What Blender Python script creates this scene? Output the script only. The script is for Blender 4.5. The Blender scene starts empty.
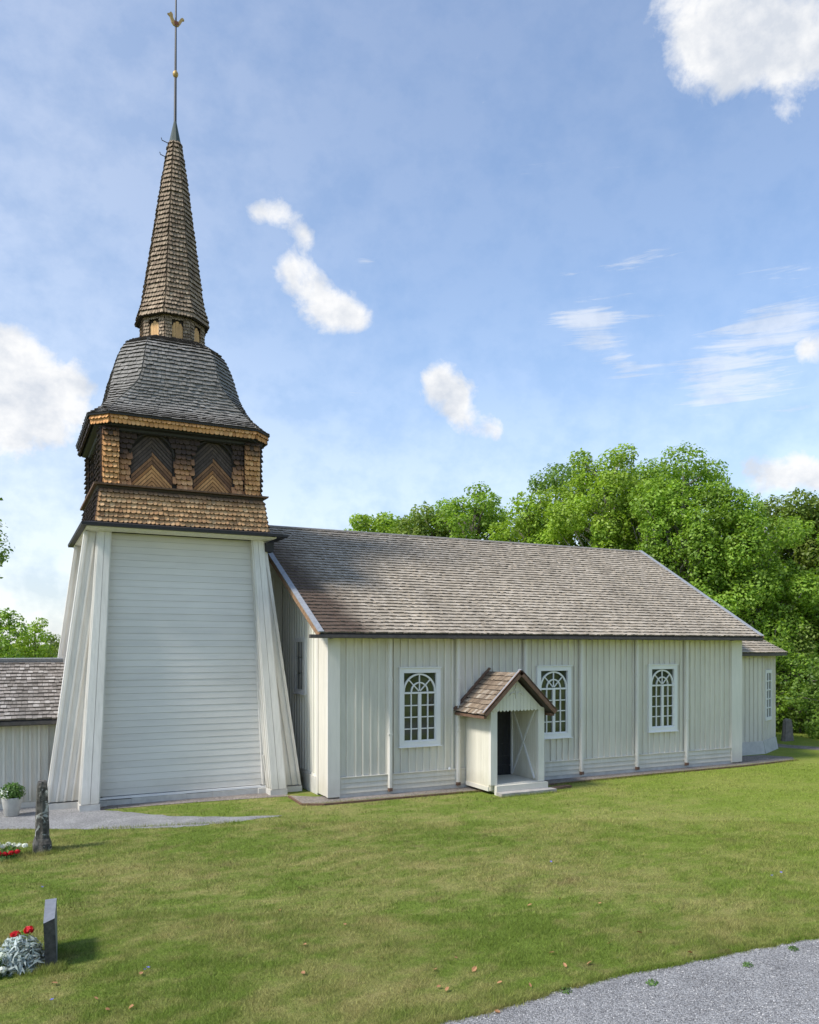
import bpy, math, random
import numpy as np
R = math.radians
random.seed(7); rng = np.random.default_rng(7)
scene = bpy.context.scene
COL = scene.collection
# ------------------------------------------------------------------ camera numbers (view calibrated from the photo)
F = 805.0; TH = math.atan(805/1620.0); HOR = 648.0; CH = 4.3
CS, SN = math.cos(TH), math.sin(TH)
def sky_dir(px, py):
    u = (px-409.5)/F
    d = np.array([u*CS+SN, -u*SN+CS, -(py-HOR)/F])
    return d/np.linalg.norm(d)

# ------------------------------------------------------------------ mesh builder
class MB:
    def __init__(s): s.v = []; s.f = []; s.m = []
    def add(s, vs, fs, m=0):
        b = len(s.v); s.v.extend([tuple(map(float, p)) for p in vs])
        for i_, f in enumerate(fs): s.f.append([b+i for i in f]); s.m.append(m[i_] if isinstance(m, list) else m)
    def box(s, x0, x1, y0, y1, z0, z1, m=0):
        s.add([(x0,y0,z0),(x1,y0,z0),(x1,y1,z0),(x0,y1,z0),(x0,y0,z1),(x1,y0,z1),(x1,y1,z1),(x0,y1,z1)],
              [(0,3,2,1),(4,5,6,7),(0,1,5,4),(1,2,6,5),(2,3,7,6),(3,0,4,7)], m)
    def hexa(s, lo, hi, m=0):       # two quads with matching order
        s.add(list(lo)+list(hi), [(0,3,2,1),(4,5,6,7),(0,1,5,4),(1,2,6,5),(2,3,7,6),(3,0,4,7)], m)
    def bar(s, a, b, w, h, up=(0,0,1), m=0):      # bar a->b, width w sideways, h along up, centred
        a = np.array(a, float); b = np.array(b, float); d = b-a; d /= np.linalg.norm(d)
        sd = np.cross(d, up); sd /= np.linalg.norm(sd); u = np.cross(sd, d)
        q = [(-w/2,-h/2),(w/2,-h/2),(w/2,h/2),(-w/2,h/2)]
        s.hexa([a+sd*i+u*j for i,j in q], [b+sd*i+u*j for i,j in q], m)
    def prism(s, poly, vec, m=0):   # polygon extruded along vec
        n = len(poly); vec = np.array(vec, float)
        a = [np.array(p, float) for p in poly]
        s.add(a+[p+vec for p in a], [list(range(n))[::-1], list(range(n, 2*n))]+[(i,(i+1)%n,n+(i+1)%n,n+i) for i in range(n)], m)
    def rings(s, rs, cap=True, m=0):
        n = len(rs[0]); vs = [p for r in rs for p in r]; fs = []
        for k in range(len(rs)-1):
            for i in range(n): fs.append((k*n+i, k*n+(i+1)%n, (k+1)*n+(i+1)%n, (k+1)*n+i))
        if cap: fs.append(list(range(n))[::-1]); fs.append([(len(rs)-1)*n+i for i in range(n)])
        s.add(vs, fs, m)
    def lathe(s, c, prof, n=16, m=0):
        s.rings([[(c[0]+r*math.cos(2*math.pi*i/n), c[1]+r*math.sin(2*math.pi*i/n), c[2]+z) for i in range(n)] for r, z in prof], True, m)
    def tube(s, pts, rad, n=6, m=0):
        rs = []
        for i, p in enumerate(pts):
            p = np.array(p, float)
            d = np.array(pts[min(i+1, len(pts)-1)], float)-np.array(pts[max(i-1, 0)], float); d /= np.linalg.norm(d)+1e-9
            a = np.cross(d, (0.3,0.9,0.2)); a /= np.linalg.norm(a); b = np.cross(d, a)
            r = rad[i] if hasattr(rad, '__len__') else rad
            rs.append([p+r*(a*math.cos(2*math.pi*k/n)+b*math.sin(2*math.pi*k/n)) for k in range(n)])
        s.rings(rs, True, m)
    def mesh(s, name):
        me = bpy.data.meshes.new(name); me.from_pydata(s.v, [], s.f); me.update()
        me.polygons.foreach_set('material_index', s.m)
        return me

WPOS = {}       # tracked world origins
def root(name, label, cat, loc=(0,0,0), group=None):
    o = bpy.data.objects.new(name, None); COL.objects.link(o); o.location = loc
    o.empty_display_size = 0.3
    o['label'] = label; o['category'] = cat
    if group: o['group'] = group
    WPOS[o.name] = np.array(loc, float); return o
def link(me, name, mats, parent=None, label=None, kind=None, smooth=False):
    o = bpy.data.objects.new(name, me); COL.objects.link(o)
    for m in (mats if isinstance(mats, (list, tuple)) else [mats]): me.materials.append(m)
    w = np.zeros(3)
    if parent is not None:
        o.parent = parent; w = WPOS[parent.name]; o.location = tuple(-w)
    WPOS[o.name] = np.zeros(3)
    if label: o['label'] = label
    if kind: o['kind'] = kind
    if smooth: me.polygons.foreach_set('use_smooth', [True]*len(me.polygons))
    return o
def part(mb, name, mats, parent=None, **k):
    if not isinstance(mats, (list, tuple)) and 'shingle' in mats.name or name in ('roof_shingles',): mats = [mats, M['butt_light' if mats.name in ('nave_shingle', 'annex_shingle') else 'butt']]
    return link(mb.mesh(name), name, mats, parent, **k)
def np_mesh(name, V, q):        # V (N,3) float, q (M,k) int faces of equal size
    me = bpy.data.meshes.new(name); k = q.shape[1]
    me.vertices.add(len(V)); me.vertices.foreach_set('co', V.astype(np.float32).ravel())
    me.loops.add(q.size); me.loops.foreach_set('vertex_index', q.astype(np.int32).ravel())
    me.polygons.add(len(q)); me.polygons.foreach_set('loop_start', np.arange(0, q.size, k, dtype=np.int32))
    me.polygons.foreach_set('loop_total', np.full(len(q), k, dtype=np.int32))
    me.update(calc_edges=True); return me

# ------------------------------------------------------------------ materials
class NT:
    def __init__(s, name):
        s.mat = bpy.data.materials.new(name); s.mat.use_nodes = True; s.t = s.mat.node_tree
        s.b = s.t.nodes['Principled BSDF']; s.out = s.t.nodes['Material Output']
    def n(s, typ, **kw):
        x = s.t.nodes.new(typ)
        for k, v in kw.items(): setattr(x, k, v)
        return x
    def l(s, a, b): s.t.links.new(a, b)
    def inp(s, sock, v):
        if hasattr(v, 'links') or isinstance(v, bpy.types.NodeSocket): s.l(v, sock)
        else: sock.default_value = v
    def pos(s): return s.n('ShaderNodeNewGeometry').outputs['Position']
    def island(s): return s.n('ShaderNodeNewGeometry').outputs['Random Per Island']
    def noise(s, scale, detail=4, rough=.55, vec=None, sc3=None, dist=0):
        x = s.n('ShaderNodeTexNoise'); x.inputs['Scale'].default_value = scale; x.inputs['Detail'].default_value = detail
        x.inputs['Roughness'].default_value = rough; x.inputs['Distortion'].default_value = dist
        v = vec if vec is not None else s.pos()
        if sc3:
            m = s.n('ShaderNodeMapping'); m.inputs['Scale'].default_value = sc3; s.l(v, m.inputs['Vector']); v = m.outputs[0]
        s.l(v, x.inputs['Vector']); return x.outputs['Fac']
    def ramp(s, fac, stops, interp='LINEAR'):
        x = s.n('ShaderNodeValToRGB'); x.color_ramp.interpolation = interp; e = x.color_ramp.elements
        while len(e) < len(stops): e.new(.5)
        for i, (p, c) in enumerate(stops):
            e[i].position = p; e[i].color = (c, c, c, 1) if not hasattr(c, '__len__') else (*c[:3], 1)
        s.inp(x.inputs['Fac'], fac); return x.outputs['Color']
    def mix(s, f, a, b, typ='MIX'):
        x = s.n('ShaderNodeMix', data_type='RGBA', blend_type=typ)
        s.inp(x.inputs[0], f)
        for k, v in ((6, a), (7, b)):
            if isinstance(v, (tuple, list)): x.inputs[k].default_value = (*v[:3], 1)
            else: s.l(v, x.inputs[k])
        return x.outputs[2]
    def math(s, op, a, b=0.0, c=None):
        x = s.n('ShaderNodeMath', operation=op); s.inp(x.inputs[0], a); s.inp(x.inputs[1], b)
        if c is not None: s.inp(x.inputs[2], c)
        return x.outputs[0]
    def bump(s, h, strength=.3, dist=.01):
        x = s.n('ShaderNodeBump'); x.inputs['Strength'].default_value = strength; x.inputs['Distance'].default_value = dist
        s.l(h, x.inputs['Height']); s.l(x.outputs[0], s.b.inputs['Normal'])
    def col(s, c): s.inp(s.b.inputs['Base Color'], c if not isinstance(c, tuple) else (*c, 1))
    def rough(s, r): s.inp(s.b.inputs['Roughness'], r)
    def sepz(s):
        x = s.n('ShaderNodeSeparateXYZ'); s.l(s.pos(), x.inputs[0]); return x.outputs

def paint(name, base, dirty, isl=.10, grain=(1,1,14), weather=.35, rough=.6, low=True, bmp=.12):
    t = NT(name)
    g = t.noise(2.2, 6, .65, sc3=grain)
    f = t.ramp(g, [(.42, 0), (.72, weather)])
    c = t.mix(f, base, dirty)
    v = t.ramp(t.island(), [(0, 1-isl), (1, 1+isl*.3)])
    c = t.mix(1.0, c, v, 'MULTIPLY')
    big = t.ramp(t.noise(.55, 3, .5), [(.3, .93), (.7, 1.03)])
    c = t.mix(1.0, c, big, 'MULTIPLY')
    if low:   # splash dirt near the ground
        z = t.sepz()[2]
        zz = t.math('ADD', z, t.math('MULTIPLY', t.noise(3, 4), -.5))
        d = t.ramp(zz, [(0, .4), (.4, 0)])
        c = t.mix(d, c, (dirty[0]*.8, dirty[1]*.78, dirty[2]*.68))
    t.col(c); t.rough(rough)
    t.bump(t.noise(30, 4, .6, sc3=(grain[0]*1.0, grain[1]*1.0, grain[2]*.12 if grain[2] > 1 else 1)), bmp, .01)
    return t.mat
def simple(name, c, rough=.6, var=.15, scale=8, metal=0, bump=.15):
    t = NT(name); k = t.ramp(t.noise(scale, 5, .6), [(.3, 1-var), (.7, 1+var*.5)])
    t.col(t.mix(1.0, c, k, 'MULTIPLY')); t.rough(rough); t.b.inputs['Metallic'].default_value = metal
    if bump: t.bump(t.noise(scale*5, 4), bump, .01)
    return t.mat
def shingle_mat(name, cols, edge=.25, rough=.85, zdark=None, dark=(.02,.018,.02), verge=False):
    t = NT(name)
    n = len(cols); c = t.ramp(t.island(), [(i/(n-1), cc) for i, cc in enumerate(cols)])
    g = t.ramp(t.noise(22, 5, .7, sc3=(1,1,.35)), [(.3, 1-edge), (.7, 1+edge*.6)])
    c = t.mix(1.0, c, g, 'MULTIPLY')
    b = t.ramp(t.noise(.9, 5, .7, sc3=(1.3,.5,.5)), [(.3, .74), (.7, 1.12)])
    c = t.mix(1.0, c, b, 'MULTIPLY')
    if verge:   # darker brown tone blended in over a wedge along the west end of the roof
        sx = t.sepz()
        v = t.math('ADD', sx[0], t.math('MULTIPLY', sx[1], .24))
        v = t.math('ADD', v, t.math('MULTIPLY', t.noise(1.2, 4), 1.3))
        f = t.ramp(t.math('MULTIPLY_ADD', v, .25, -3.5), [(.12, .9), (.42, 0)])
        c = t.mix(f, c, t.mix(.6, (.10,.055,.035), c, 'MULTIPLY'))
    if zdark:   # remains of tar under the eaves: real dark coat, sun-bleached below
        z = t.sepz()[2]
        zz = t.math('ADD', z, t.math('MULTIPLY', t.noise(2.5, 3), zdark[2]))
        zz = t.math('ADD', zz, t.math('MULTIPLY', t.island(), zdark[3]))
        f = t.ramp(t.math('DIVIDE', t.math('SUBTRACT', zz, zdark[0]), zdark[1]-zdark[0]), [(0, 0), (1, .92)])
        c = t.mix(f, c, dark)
    t.col(c); t.rough(rough); t.bump(t.noise(60, 3, .6, sc3=(1,1,.2)), .35, .01)
    return t.mat

M = {}
M['tower_paint'] = paint('tower_paint', (.77,.735,.67), (.50,.48,.43), isl=.07, grain=(7,7,.45), weather=.5)
M['board_paint'] = paint('board_paint', (.745,.715,.665), (.60,.575,.54), isl=.06, grain=(.35,.35,5), weather=.45, bmp=.02)
M['nave_paint'] = paint('nave_paint', (.75,.705,.61), (.58,.54,.46), isl=.08, grain=(7,7,.6), weather=.5)
M['gable_paint'] = paint('gable_paint', (.80,.775,.69), (.70,.67,.58), isl=.04, grain=(6,6,.5), weather=.2)
M['cream_paint'] = paint('cream_paint', (.76,.72,.61), (.56,.51,.40), isl=.06, grain=(6,6,.5), weather=.25)
M['white_paint'] = paint('white_paint', (.80,.79,.77), (.66,.64,.6), isl=.03, grain=(2,2,2), weather=.2, low=False)
M['trim_paint'] = paint('trim_paint', (.77,.73,.655), (.56,.54,.48), isl=.03, grain=(6,6,.6), weather=.3)
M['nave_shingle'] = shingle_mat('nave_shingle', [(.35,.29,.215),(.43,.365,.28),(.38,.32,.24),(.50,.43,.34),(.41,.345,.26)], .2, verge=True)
M['annex_shingle'] = shingle_mat('annex_shingle', [(.15,.13,.11),(.34,.30,.265),(.22,.195,.17),(.46,.42,.38)], .45)
M['dome_shingle'] = shingle_mat('dome_shingle', [(.175,.163,.145),(.25,.235,.21),(.21,.197,.175),(.30,.28,.255)], .2)
M['spire_shingle'] = shingle_mat('spire_shingle', [(.18,.125,.08),(.32,.235,.155),(.24,.175,.115),(.41,.31,.21),(.28,.205,.135)], .35)
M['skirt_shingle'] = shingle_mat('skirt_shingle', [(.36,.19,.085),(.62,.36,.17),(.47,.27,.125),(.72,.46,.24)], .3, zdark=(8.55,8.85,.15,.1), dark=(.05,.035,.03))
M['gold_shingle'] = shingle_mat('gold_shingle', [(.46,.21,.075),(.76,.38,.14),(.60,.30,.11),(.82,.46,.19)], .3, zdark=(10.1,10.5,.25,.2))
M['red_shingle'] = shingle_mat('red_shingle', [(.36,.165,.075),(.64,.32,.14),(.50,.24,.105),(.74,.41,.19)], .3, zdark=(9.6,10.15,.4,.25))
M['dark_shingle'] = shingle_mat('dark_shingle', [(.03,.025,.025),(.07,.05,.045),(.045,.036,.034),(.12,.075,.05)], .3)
M['fascia_shingle'] = shingle_mat('fascia_shingle', [(.46,.215,.075),(.74,.37,.135),(.60,.29,.10),(.80,.45,.19)], .25)
M['porch_shingle'] = shingle_mat('porch_shingle', [(.16,.115,.08),(.30,.225,.155),(.22,.16,.11),(.42,.36,.29)], .4)
M['butt_light'] = simple('butt_light', (.17,.14,.115), .9, .3, 12)
M['butt'] = simple('butt', (.045,.035,.03), .9, .3, 12)
M['tar'] = simple('tar', (.022,.021,.026), .6, .3, 12)
M['tar_brown'] = simple('tar_brown', (.05,.035,.03), .7, .3, 12)
M['under'] = simple('under', (.035,.028,.024), .9, .3, 12)
M['louvre_dark'] = shingle_mat('louvre_dark', [(.055,.04,.035),(.11,.08,.065),(.075,.055,.048)], .4)
M['louvre_mid'] = shingle_mat('louvre_mid', [(.16,.08,.045),(.34,.17,.08),(.24,.12,.06)], .4)
M['louvre_gold'] = shingle_mat('louvre_gold', [(.38,.17,.06),(.70,.36,.14),(.52,.26,.10)], .3)
M['pale_wood'] = shingle_mat('pale_wood', [(.52,.29,.12),(.68,.42,.19),(.58,.34,.15)], .2)
M['grey_wood'] = simple('grey_wood', (.30,.31,.33), .7, .25, 10)
M['ridge_wood'] = simple('ridge_wood', (.26,.235,.21), .8, .35, 6)
M['brown_wood'] = simple('brown_wood', (.17,.095,.06), .75, .4, 10)
M['orange_wood'] = simple('orange_wood', (.30,.18,.10), .75, .4, 10)
M['eave'] = simple('eave', (.09,.075,.065), .7, .3, 8)
M['stone'] = simple('stone', (.40,.37,.34), .9, .35, 5, bump=.5)
M['plaster'] = simple('plaster', (.56,.54,.49), .9, .2, 3, bump=.3)
M['dark_door'] = simple('dark_door', (.018,.018,.022), .5, .3, 10)
M['copper'] = simple('copper', (.05,.07,.06), .6, .3, 20)
M['iron'] = simple('iron', (.03,.03,.035), .5, .2, 20)
M['gilt'] = simple('gilt', (.48,.31,.11), .5, .3, 30, metal=.4)
M['rust'] = simple('rust', (.20,.07,.04), .8, .3, 30)
t = NT('glass'); t.col(t.mix(t.ramp(t.noise(1.3, 2), [(.4, 0), (.65, 1)]), (.022,.028,.018), (.06,.068,.05))); t.rough(.06)
t.b.inputs['Specular IOR Level'].default_value = .75
t.bump(t.noise(3.5, 2), .08, .02); M['glass'] = t.mat
t = NT('curtain'); t.col((.25,.25,.24)); t.rough(.9); M['curtain'] = t.mat

# grass colour shared by sheet and blades
def grass_col(t, blades):
    a = t.noise(.35, 5, .6, sc3=(1,1,0)); b = t.noise(1.6, 5, .65, sc3=(1,1.8,0)); c3 = t.noise(9, 4, .7, sc3=(1,1,0))
    green = t.mix(c3, (.12,.175,.028), (.235,.31,.05))
    dry = t.mix(c3, (.32,.275,.10), (.50,.41,.185))
    k = t.math('ADD', t.math('MULTIPLY', a, .62), t.math('MULTIPLY', b, .55))
    f = t.ramp(k, [(.52, 0), (.60, .34), (.72, .72)])
    c = t.mix(f, green, dry)
    br = t.ramp(t.noise(.8, 4, .7, sc3=(1,1,0), dist=.4), [(.60, 0), (.72, .55)])
    c = t.mix(br, c, (.24,.17,.09))
    sx = t.sepz()
    far = t.ramp(t.math('MULTIPLY_ADD', sx[0], 1/26., 0), [(.35, 0), (.8, .6)])   # blends to a brighter, yellower green towards the east
    c = t.mix(far, c, t.mix(c3, (.20,.275,.03), (.33,.39,.06)))
    if blades:
        c = t.mix(1.0, c, t.ramp(t.island(), [(0, .45), (1, 1.7)]), 'MULTIPLY')
    return c
t = NT('lawn'); c = grass_col(t, False)
c = t.mix(1.0, c, t.ramp(t.noise(55, 3, .7), [(.3, .45), (.7, 1.3)]), 'MULTIPLY')
t.col(c); t.rough(.95); t.b.inputs['Specular IOR Level'].default_value = .15
t.bump(t.math('ADD', t.noise(40, 5, .75), t.noise(9, 3, .6)), .8, .05); M['lawn'] = t.mat
t = NT('blade'); t.col(grass_col(t, True)); t.rough(.6); t.b.inputs['Specular IOR Level'].default_value = .25
tr = t.n('ShaderNodeBsdfTranslucent'); t.l(t.b.inputs['Base Color'].links[0].from_socket, tr.inputs[0])
mx = t.n('ShaderNodeMixShader'); mx.inputs[0].default_value = .35; t.l(t.b.outputs[0], mx.inputs[1]); t.l(tr.outputs[0], mx.inputs[2]); t.l(mx.outputs[0], t.out.inputs[0])
M['blade'] = t.mat
def gravel(name, lo, hi, sc):
    t = NT(name); v = t.n('ShaderNodeTexVoronoi'); v.inputs['Scale'].default_value = sc; t.l(t.pos(), v.inputs['Vector'])
    s = t.n('ShaderNodeSeparateColor'); t.l(v.outputs['Color'], s.inputs[0])
    c = t.ramp(s.outputs[0], [(0, lo), (.5, [(a+b)/2 for a, b in zip(lo, hi)]), (1, hi)])
    c = t.mix(1.0, c, t.ramp(t.noise(1.3, 5, .65), [(.3, .72), (.7, 1.12)]), 'MULTIPLY')
    t.col(c); t.rough(.9); t.bump(t.math('SUBTRACT', 1.0, v.outputs['Distance']), .9, .02); return t.mat
M['gravel'] = gravel('gravel', (.14,.138,.138), (.46,.45,.44), 70)
M['gravel_warm'] = gravel('gravel_warm', (.13,.11,.095), (.36,.31,.27), 40)
t = NT('pebble'); t.col(t.ramp(t.island(), [(0, (.085,.083,.085)), (.4, (.21,.208,.212)), (.8, (.37,.365,.365)), (1, (.66,.64,.61))])); t.rough(.85); M['pebble'] = t.mat
# stones
t = NT('lichen_stone'); c = t.mix(t.ramp(t.noise(7, 6, .7), [(.45, 0), (.6, 1)]), (.055,.05,.042), (.14,.13,.11))
c = t.mix(t.ramp(t.noise(5, 5, .6, dist=1.0), [(.58, 0), (.63, 1)]), c, (.42,.42,.38)); t.col(c); t.rough(.95); t.bump(t.noise(14, 6, .7), .8, .05); M['lichen_stone'] = t.mat
M['slate_rough'] = simple('slate_rough', (.085,.08,.07), .95, .5, 14, bump=.9)
M['slate_smooth'] = simple('slate_smooth', (.17,.18,.205), .6, .15, 10, bump=.1)
M['grave_granite'] = simple('grave_granite', (.21,.18,.16), .9, .3, 7, bump=.5)
M['concrete'] = simple('concrete', (.50,.485,.44), .9, .15, 6, bump=.3)

def leafmat(name, cols, trans=.42, var=1.0):
    t = NT(name); n = len(cols)
    c = t.ramp(t.island(), [(i/(n-1), cc) for i, cc in enumerate(cols)])
    c = t.mix(1.0, c, t.ramp(t.noise(.5, 4, .6), [(.32, .72), (.68, 1.25)]), 'MULTIPLY')
    t.col(c); t.rough(.5); t.b.inputs['Specular IOR Level'].default_value = .35
    tr = t.n('ShaderNodeBsdfTranslucent'); t.l(t.mix(1.0, c, (1.25,1.3,.6), 'MULTIPLY'), tr.inputs[0])
    mx = t.n('ShaderNodeMixShader'); mx.inputs[0].default_value = trans
    t.l(t.b.outputs[0], mx.inputs[1]); t.l(tr.outputs[0], mx.inputs[2]); t.l(mx.outputs[0], t.out.inputs[0]); return t.mat
M['leaf_bright'] = leafmat('leaf_bright', [(.19,.30,.03),(.29,.42,.045),(.36,.48,.07)])
M['leaf_mid'] = leafmat('leaf_mid', [(.15,.265,.035),(.24,.375,.045),(.31,.44,.065)])
M['leaf_dark'] = leafmat('leaf_dark', [(.09,.17,.03),(.15,.25,.04),(.21,.31,.055)])
M['leaf_olive'] = leafmat('leaf_olive', [(.13,.20,.035),(.19,.26,.05),(.25,.31,.065)])
M['leaf_silver'] = leafmat('leaf_silver', [(.28,.33,.31),(.42,.47,.45),(.22,.28,.26)], .1)
M['leaf_pot'] = leafmat('leaf_pot', [(.05,.12,.02),(.09,.18,.03),(.12,.2,.05)], .2)
M['petal_red'] = leafmat('petal_red', [(.45,.005,.01),(.6,.01,.02),(.35,.003,.008)], .15)
M['petal_white'] = leafmat('petal_white', [(.8,.8,.78),(.7,.72,.62),(.85,.85,.85)], .15)
M['petal_blue'] = leafmat('petal_blue', [(.12,.12,.55),(.2,.2,.7)], .15)
M['dead_leaf'] = leafmat('dead_leaf', [(.32,.12,.045),(.42,.22,.10),(.25,.08,.04)], .1)
M['bark'] = simple('bark', (.16,.14,.115), .95, .4, 6, bump=.6)
M['bark_light'] = simple('bark_light', (.34,.31,.27), .95, .3, 6, bump=.5)

# ------------------------------------------------------------------ shingles
def lerp(a, b, t): return a+(b-a)*t
def polylen(P):
    d = np.linalg.norm(np.diff(P, axis=0), axis=1); return np.concatenate([[0], np.cumsum(d)])
def at(P, S, s):
    s = min(max(s, 0), S[-1]); return np.array([np.interp(s, S, P[:, k]) for k in range(3)])
def shingle_patch(mb, Lp, Rp, expo, width, thick=.02, shape='square', skip=None, base=None, jit=.012, out=None, m=0):
    """courses of shingles between a left and a right edge polyline (bottom to top)"""
    Lp = np.array(Lp, float); Rp = np.array(Rp, float)
    SL = polylen(Lp); SR = polylen(Rp); n = max(1, int(round(SL[-1]/expo)))
    if base is not None:
        k = 24 if len(Lp) > 2 else 1
        for i in range(k):
            a, b = i/k, (i+1)/k
            q = [at(Lp, SL, a*SL[-1]), at(Rp, SR, a*SR[-1]), at(Rp, SR, b*SR[-1]), at(Lp, SL, b*SL[-1])]
            nn = np.cross(q[1]-q[0]+1e-6, q[3]-q[0]); ln = np.linalg.norm(nn)
            if ln > 0: q = [p-nn/ln*.012 for p in q]
            base.add(q, [(0,1,2,3)])
    for r in range(n):
        f0 = r/n; f1 = min((r+1.65)/n, 1.0)
        A0 = at(Lp, SL, f0*SL[-1]); B0 = at(Rp, SR, f0*SR[-1]); A1 = at(Lp, SL, f1*SL[-1]); B1 = at(Rp, SR, f1*SR[-1])
        w0 = np.linalg.norm(B0-A0); w1 = np.linalg.norm(B1-A1)
        if max(w0, w1) < .02: continue
        along = (B0-A0)+(B1-A1); along /= np.linalg.norm(along)
        up = ((A1+B1)-(A0+B0))/2; nn = np.cross(along, up); nn /= np.linalg.norm(nn)
        if out is not None and np.dot(nn, out) < 0: nn = -nn
        wm = max(w0, w1); x = -random.random()*width
        while x < wm:
            ww = width*random.uniform(.75, 1.25); a, b = max(x, 0), min(x+ww-.006, wm); x += ww
            if b-a < .015: continue
            a /= wm; b /= wm
            if skip and skip(lerp(A0, B0, (a+b)/2)): continue
            lift = thick*random.uniform(.45, .85); t = thick*random.uniform(.8, 1.25)
            u = up/np.linalg.norm(up); jd = u*random.uniform(-jit, jit)
            p0, p1 = lerp(A0, B0, a)+jd, lerp(A0, B0, b)+jd; q0, q1 = lerp(A1, B1, a), lerp(A1, B1, b)
            h = np.linalg.norm(up)
            if shape == 'square': bot = [p0, p1]
            elif shape == 'round':
                d = u*min(.3*width, .3*h); bot = [p0+d, lerp(p0, p1, .25)+d*.25, lerp(p0, p1, .75)+d*.25, p1+d]
            k = len(bot); bo = [p+nn*(lift+t) for p in bot]; bi = [p+nn*lift*.3 for p in bot]
            T = [q1+nn*.002, q0+nn*.002]
            vs = bo+T+bi; fs = [list(range(k+2))]
            for i in range(k-1): fs.append((i, k+2+i, k+3+i, i+1))
            fs.append((0, k+1, k+2)); fs.append((k-1, 2*k+1, k))
            mb.add(vs, fs, [0]+[1]*(k-1)+[0, 0])

# ------------------------------------------------------------------ CHURCH
church = root('church', 'white boarded timber church with brown shingled roof and tall shingled bell tower', 'church', (14, 24, 0))
TX, TY = 4.47, 25.7
def loc4(k, lx, d, z):
    if k == 0: return (TX+lx, TY-d, z)
    if k == 1: return (TX+d, TY+lx, z)
    if k == 2: return (TX-lx, TY+d, z)
    return (TX-d, TY-lx, z)
OUT4 = [(0,-1,0),(1,0,0),(0,1,0),(-1,0,0)]
def lbox(mb, k, x0, x1, d0, d1, z0, z1, m=0):
    a, b = loc4(k, x0, d0, z0), loc4(k, x1, d1, z1)
    mb.box(min(a[0],b[0]), max(a[0],b[0]), min(a[1],b[1]), max(a[1],b[1]), z0, z1, m)

# ---- tower body: clapboard walls, splayed corner supports
ZB, ZT = .24, 7.5
hw = lambda z: lerp(2.40, 2.02, (z-ZB)/(ZT-ZB))
dd = lambda z: lerp(2.30, 2.02, (z-ZB)/(ZT-ZB))
bw = MB(); nb = 39
for k in range(4):
    for i in range(nb):
        z0 = lerp(ZB, ZT, i/nb); z1 = lerp(ZB, ZT, (i+1)/nb)
        o0 = .018+random.uniform(-.001, .002)
        bw.hexa([loc4(k, -hw(z0), dd(z0)+o0, z0+.004), loc4(k, hw(z0), dd(z0)+o0, z0+.004), loc4(k, hw(z0), dd(z0)-.05, z0), loc4(k, -hw(z0), dd(z0)-.05, z0)],
                [loc4(k, -hw(z1), dd(z1)+.008, z1), loc4(k, hw(z1), dd(z1)+.008, z1), loc4(k, hw(z1), dd(z1)-.05, z1), loc4(k, -hw(z1), dd(z1)-.05, z1)])
tower_wall = part(bw, 'tower_wall', M['board_paint'], church, label='bluish white clapboard wall of the bell tower')
sl = MB()
for k in range(4): lbox(sl, k, -2.42, 2.42, 2.2, 2.40, .17, .225)
part(sl, 'sill_board', M['white_paint'], tower_wall)
pl = MB()
for k in range(4):
    x = -2.5
    while x < 2.5:
        w = random.uniform(.5, 1.5); h = random.uniform(.145, .165)
        lbox(pl, k, x, min(x+w-.004, 2.5), 2.1, 2.42+random.uniform(-.02,.02), -.1, h); x += w
part(pl, 'plinth', M['plaster'], tower_wall)

def fin(mb, st, k, sgn, dbase, dtop, nboard):
    """splayed support standing out from face k at the corner on side sgn"""
    b0, b1, t0, t1 = (2.36, 2.79, 1.99, 2.29) if k in (0, 2) else ((2.0, 2.32, 1.72, 2.0) if k == 3 else (2.2, 2.55, 1.85, 2.15))
    ib, it = (2.0, 1.8) if k in (0, 2) else (2.40, 2.03)
    P = lambda lx, d, z: loc4(k, sgn*lx, d, z)
    zb, zt = .2, 7.5
    lo = [P(b0, ib, zb), P(b0, dbase, zb), P(b1, dbase, zb), P(b1, ib, zb)]
    hi = [P(t0, it, zt), P(t0, dtop, zt), P(t1, dtop, zt), P(t1, it, zt)]
    if sgn*1 > 0: lo, hi = lo[::-1], hi[::-1]
    mb.hexa(lo, hi)
    # face boards on the outer end: two planks with a gap
    for (a, b) in ((-.012, .47), (.50, 1.012)):
        q = lambda f, d, z, w0, w1: P(lerp(w0, w1, f), d, z)
        mb.hexa([q(a, dbase-.01, zb-.02, b0, b1), q(b, dbase-.01, zb-.02, b0, b1), q(b, dbase+.035, zb-.02, b0, b1), q(a, dbase+.035, zb-.02, b0, b1)],
                [q(a, dtop-.01, zt, t0, t1), q(b, dtop-.01, zt, t0, t1), q(b, dtop+.035, zt, t0, t1), q(a, dtop+.035, zt, t0, t1)])
    # battens on both cheeks, parallel to the sloping outer edge
    for side in (0, 1):
        for j in range(nboard):
            off = .02+j*.19
            db = dbase-off; span = dbase-off-2.3
            if span <= 0: break
            tt = min(1.0, (dbase-2.3-off)/max(1e-3, (dbase-2.3)-(dtop-2.02)))
            z1 = lerp(zb, zt, tt); dt = lerp(dbase, dtop, tt)-off
            e0 = b1 if side else b0; e1 = lerp(e0, t1 if side else t0, tt); s = .04 if side else -.04
            mb.hexa([P(e0-s*.3, db, zb), P(e0+s, db, zb), P(e0+s, db-.045, zb), P(e0-s*.3, db-.05, zb)],
                    [P(e1-s*.3, dt, z1), P(e1+s, dt, z1), P(e1+s, dt-.05, z1), P(e1-s*.3, dt-.05, z1)])
    sb = 1 if sgn > 0 else -1
    a, b = (b0-.04)*sgn, (b1+.04)*sgn
    lbox(st, k, min(a, b), max(a, b), ib+.03, dbase+.05, -.1, .165)
    return
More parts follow.
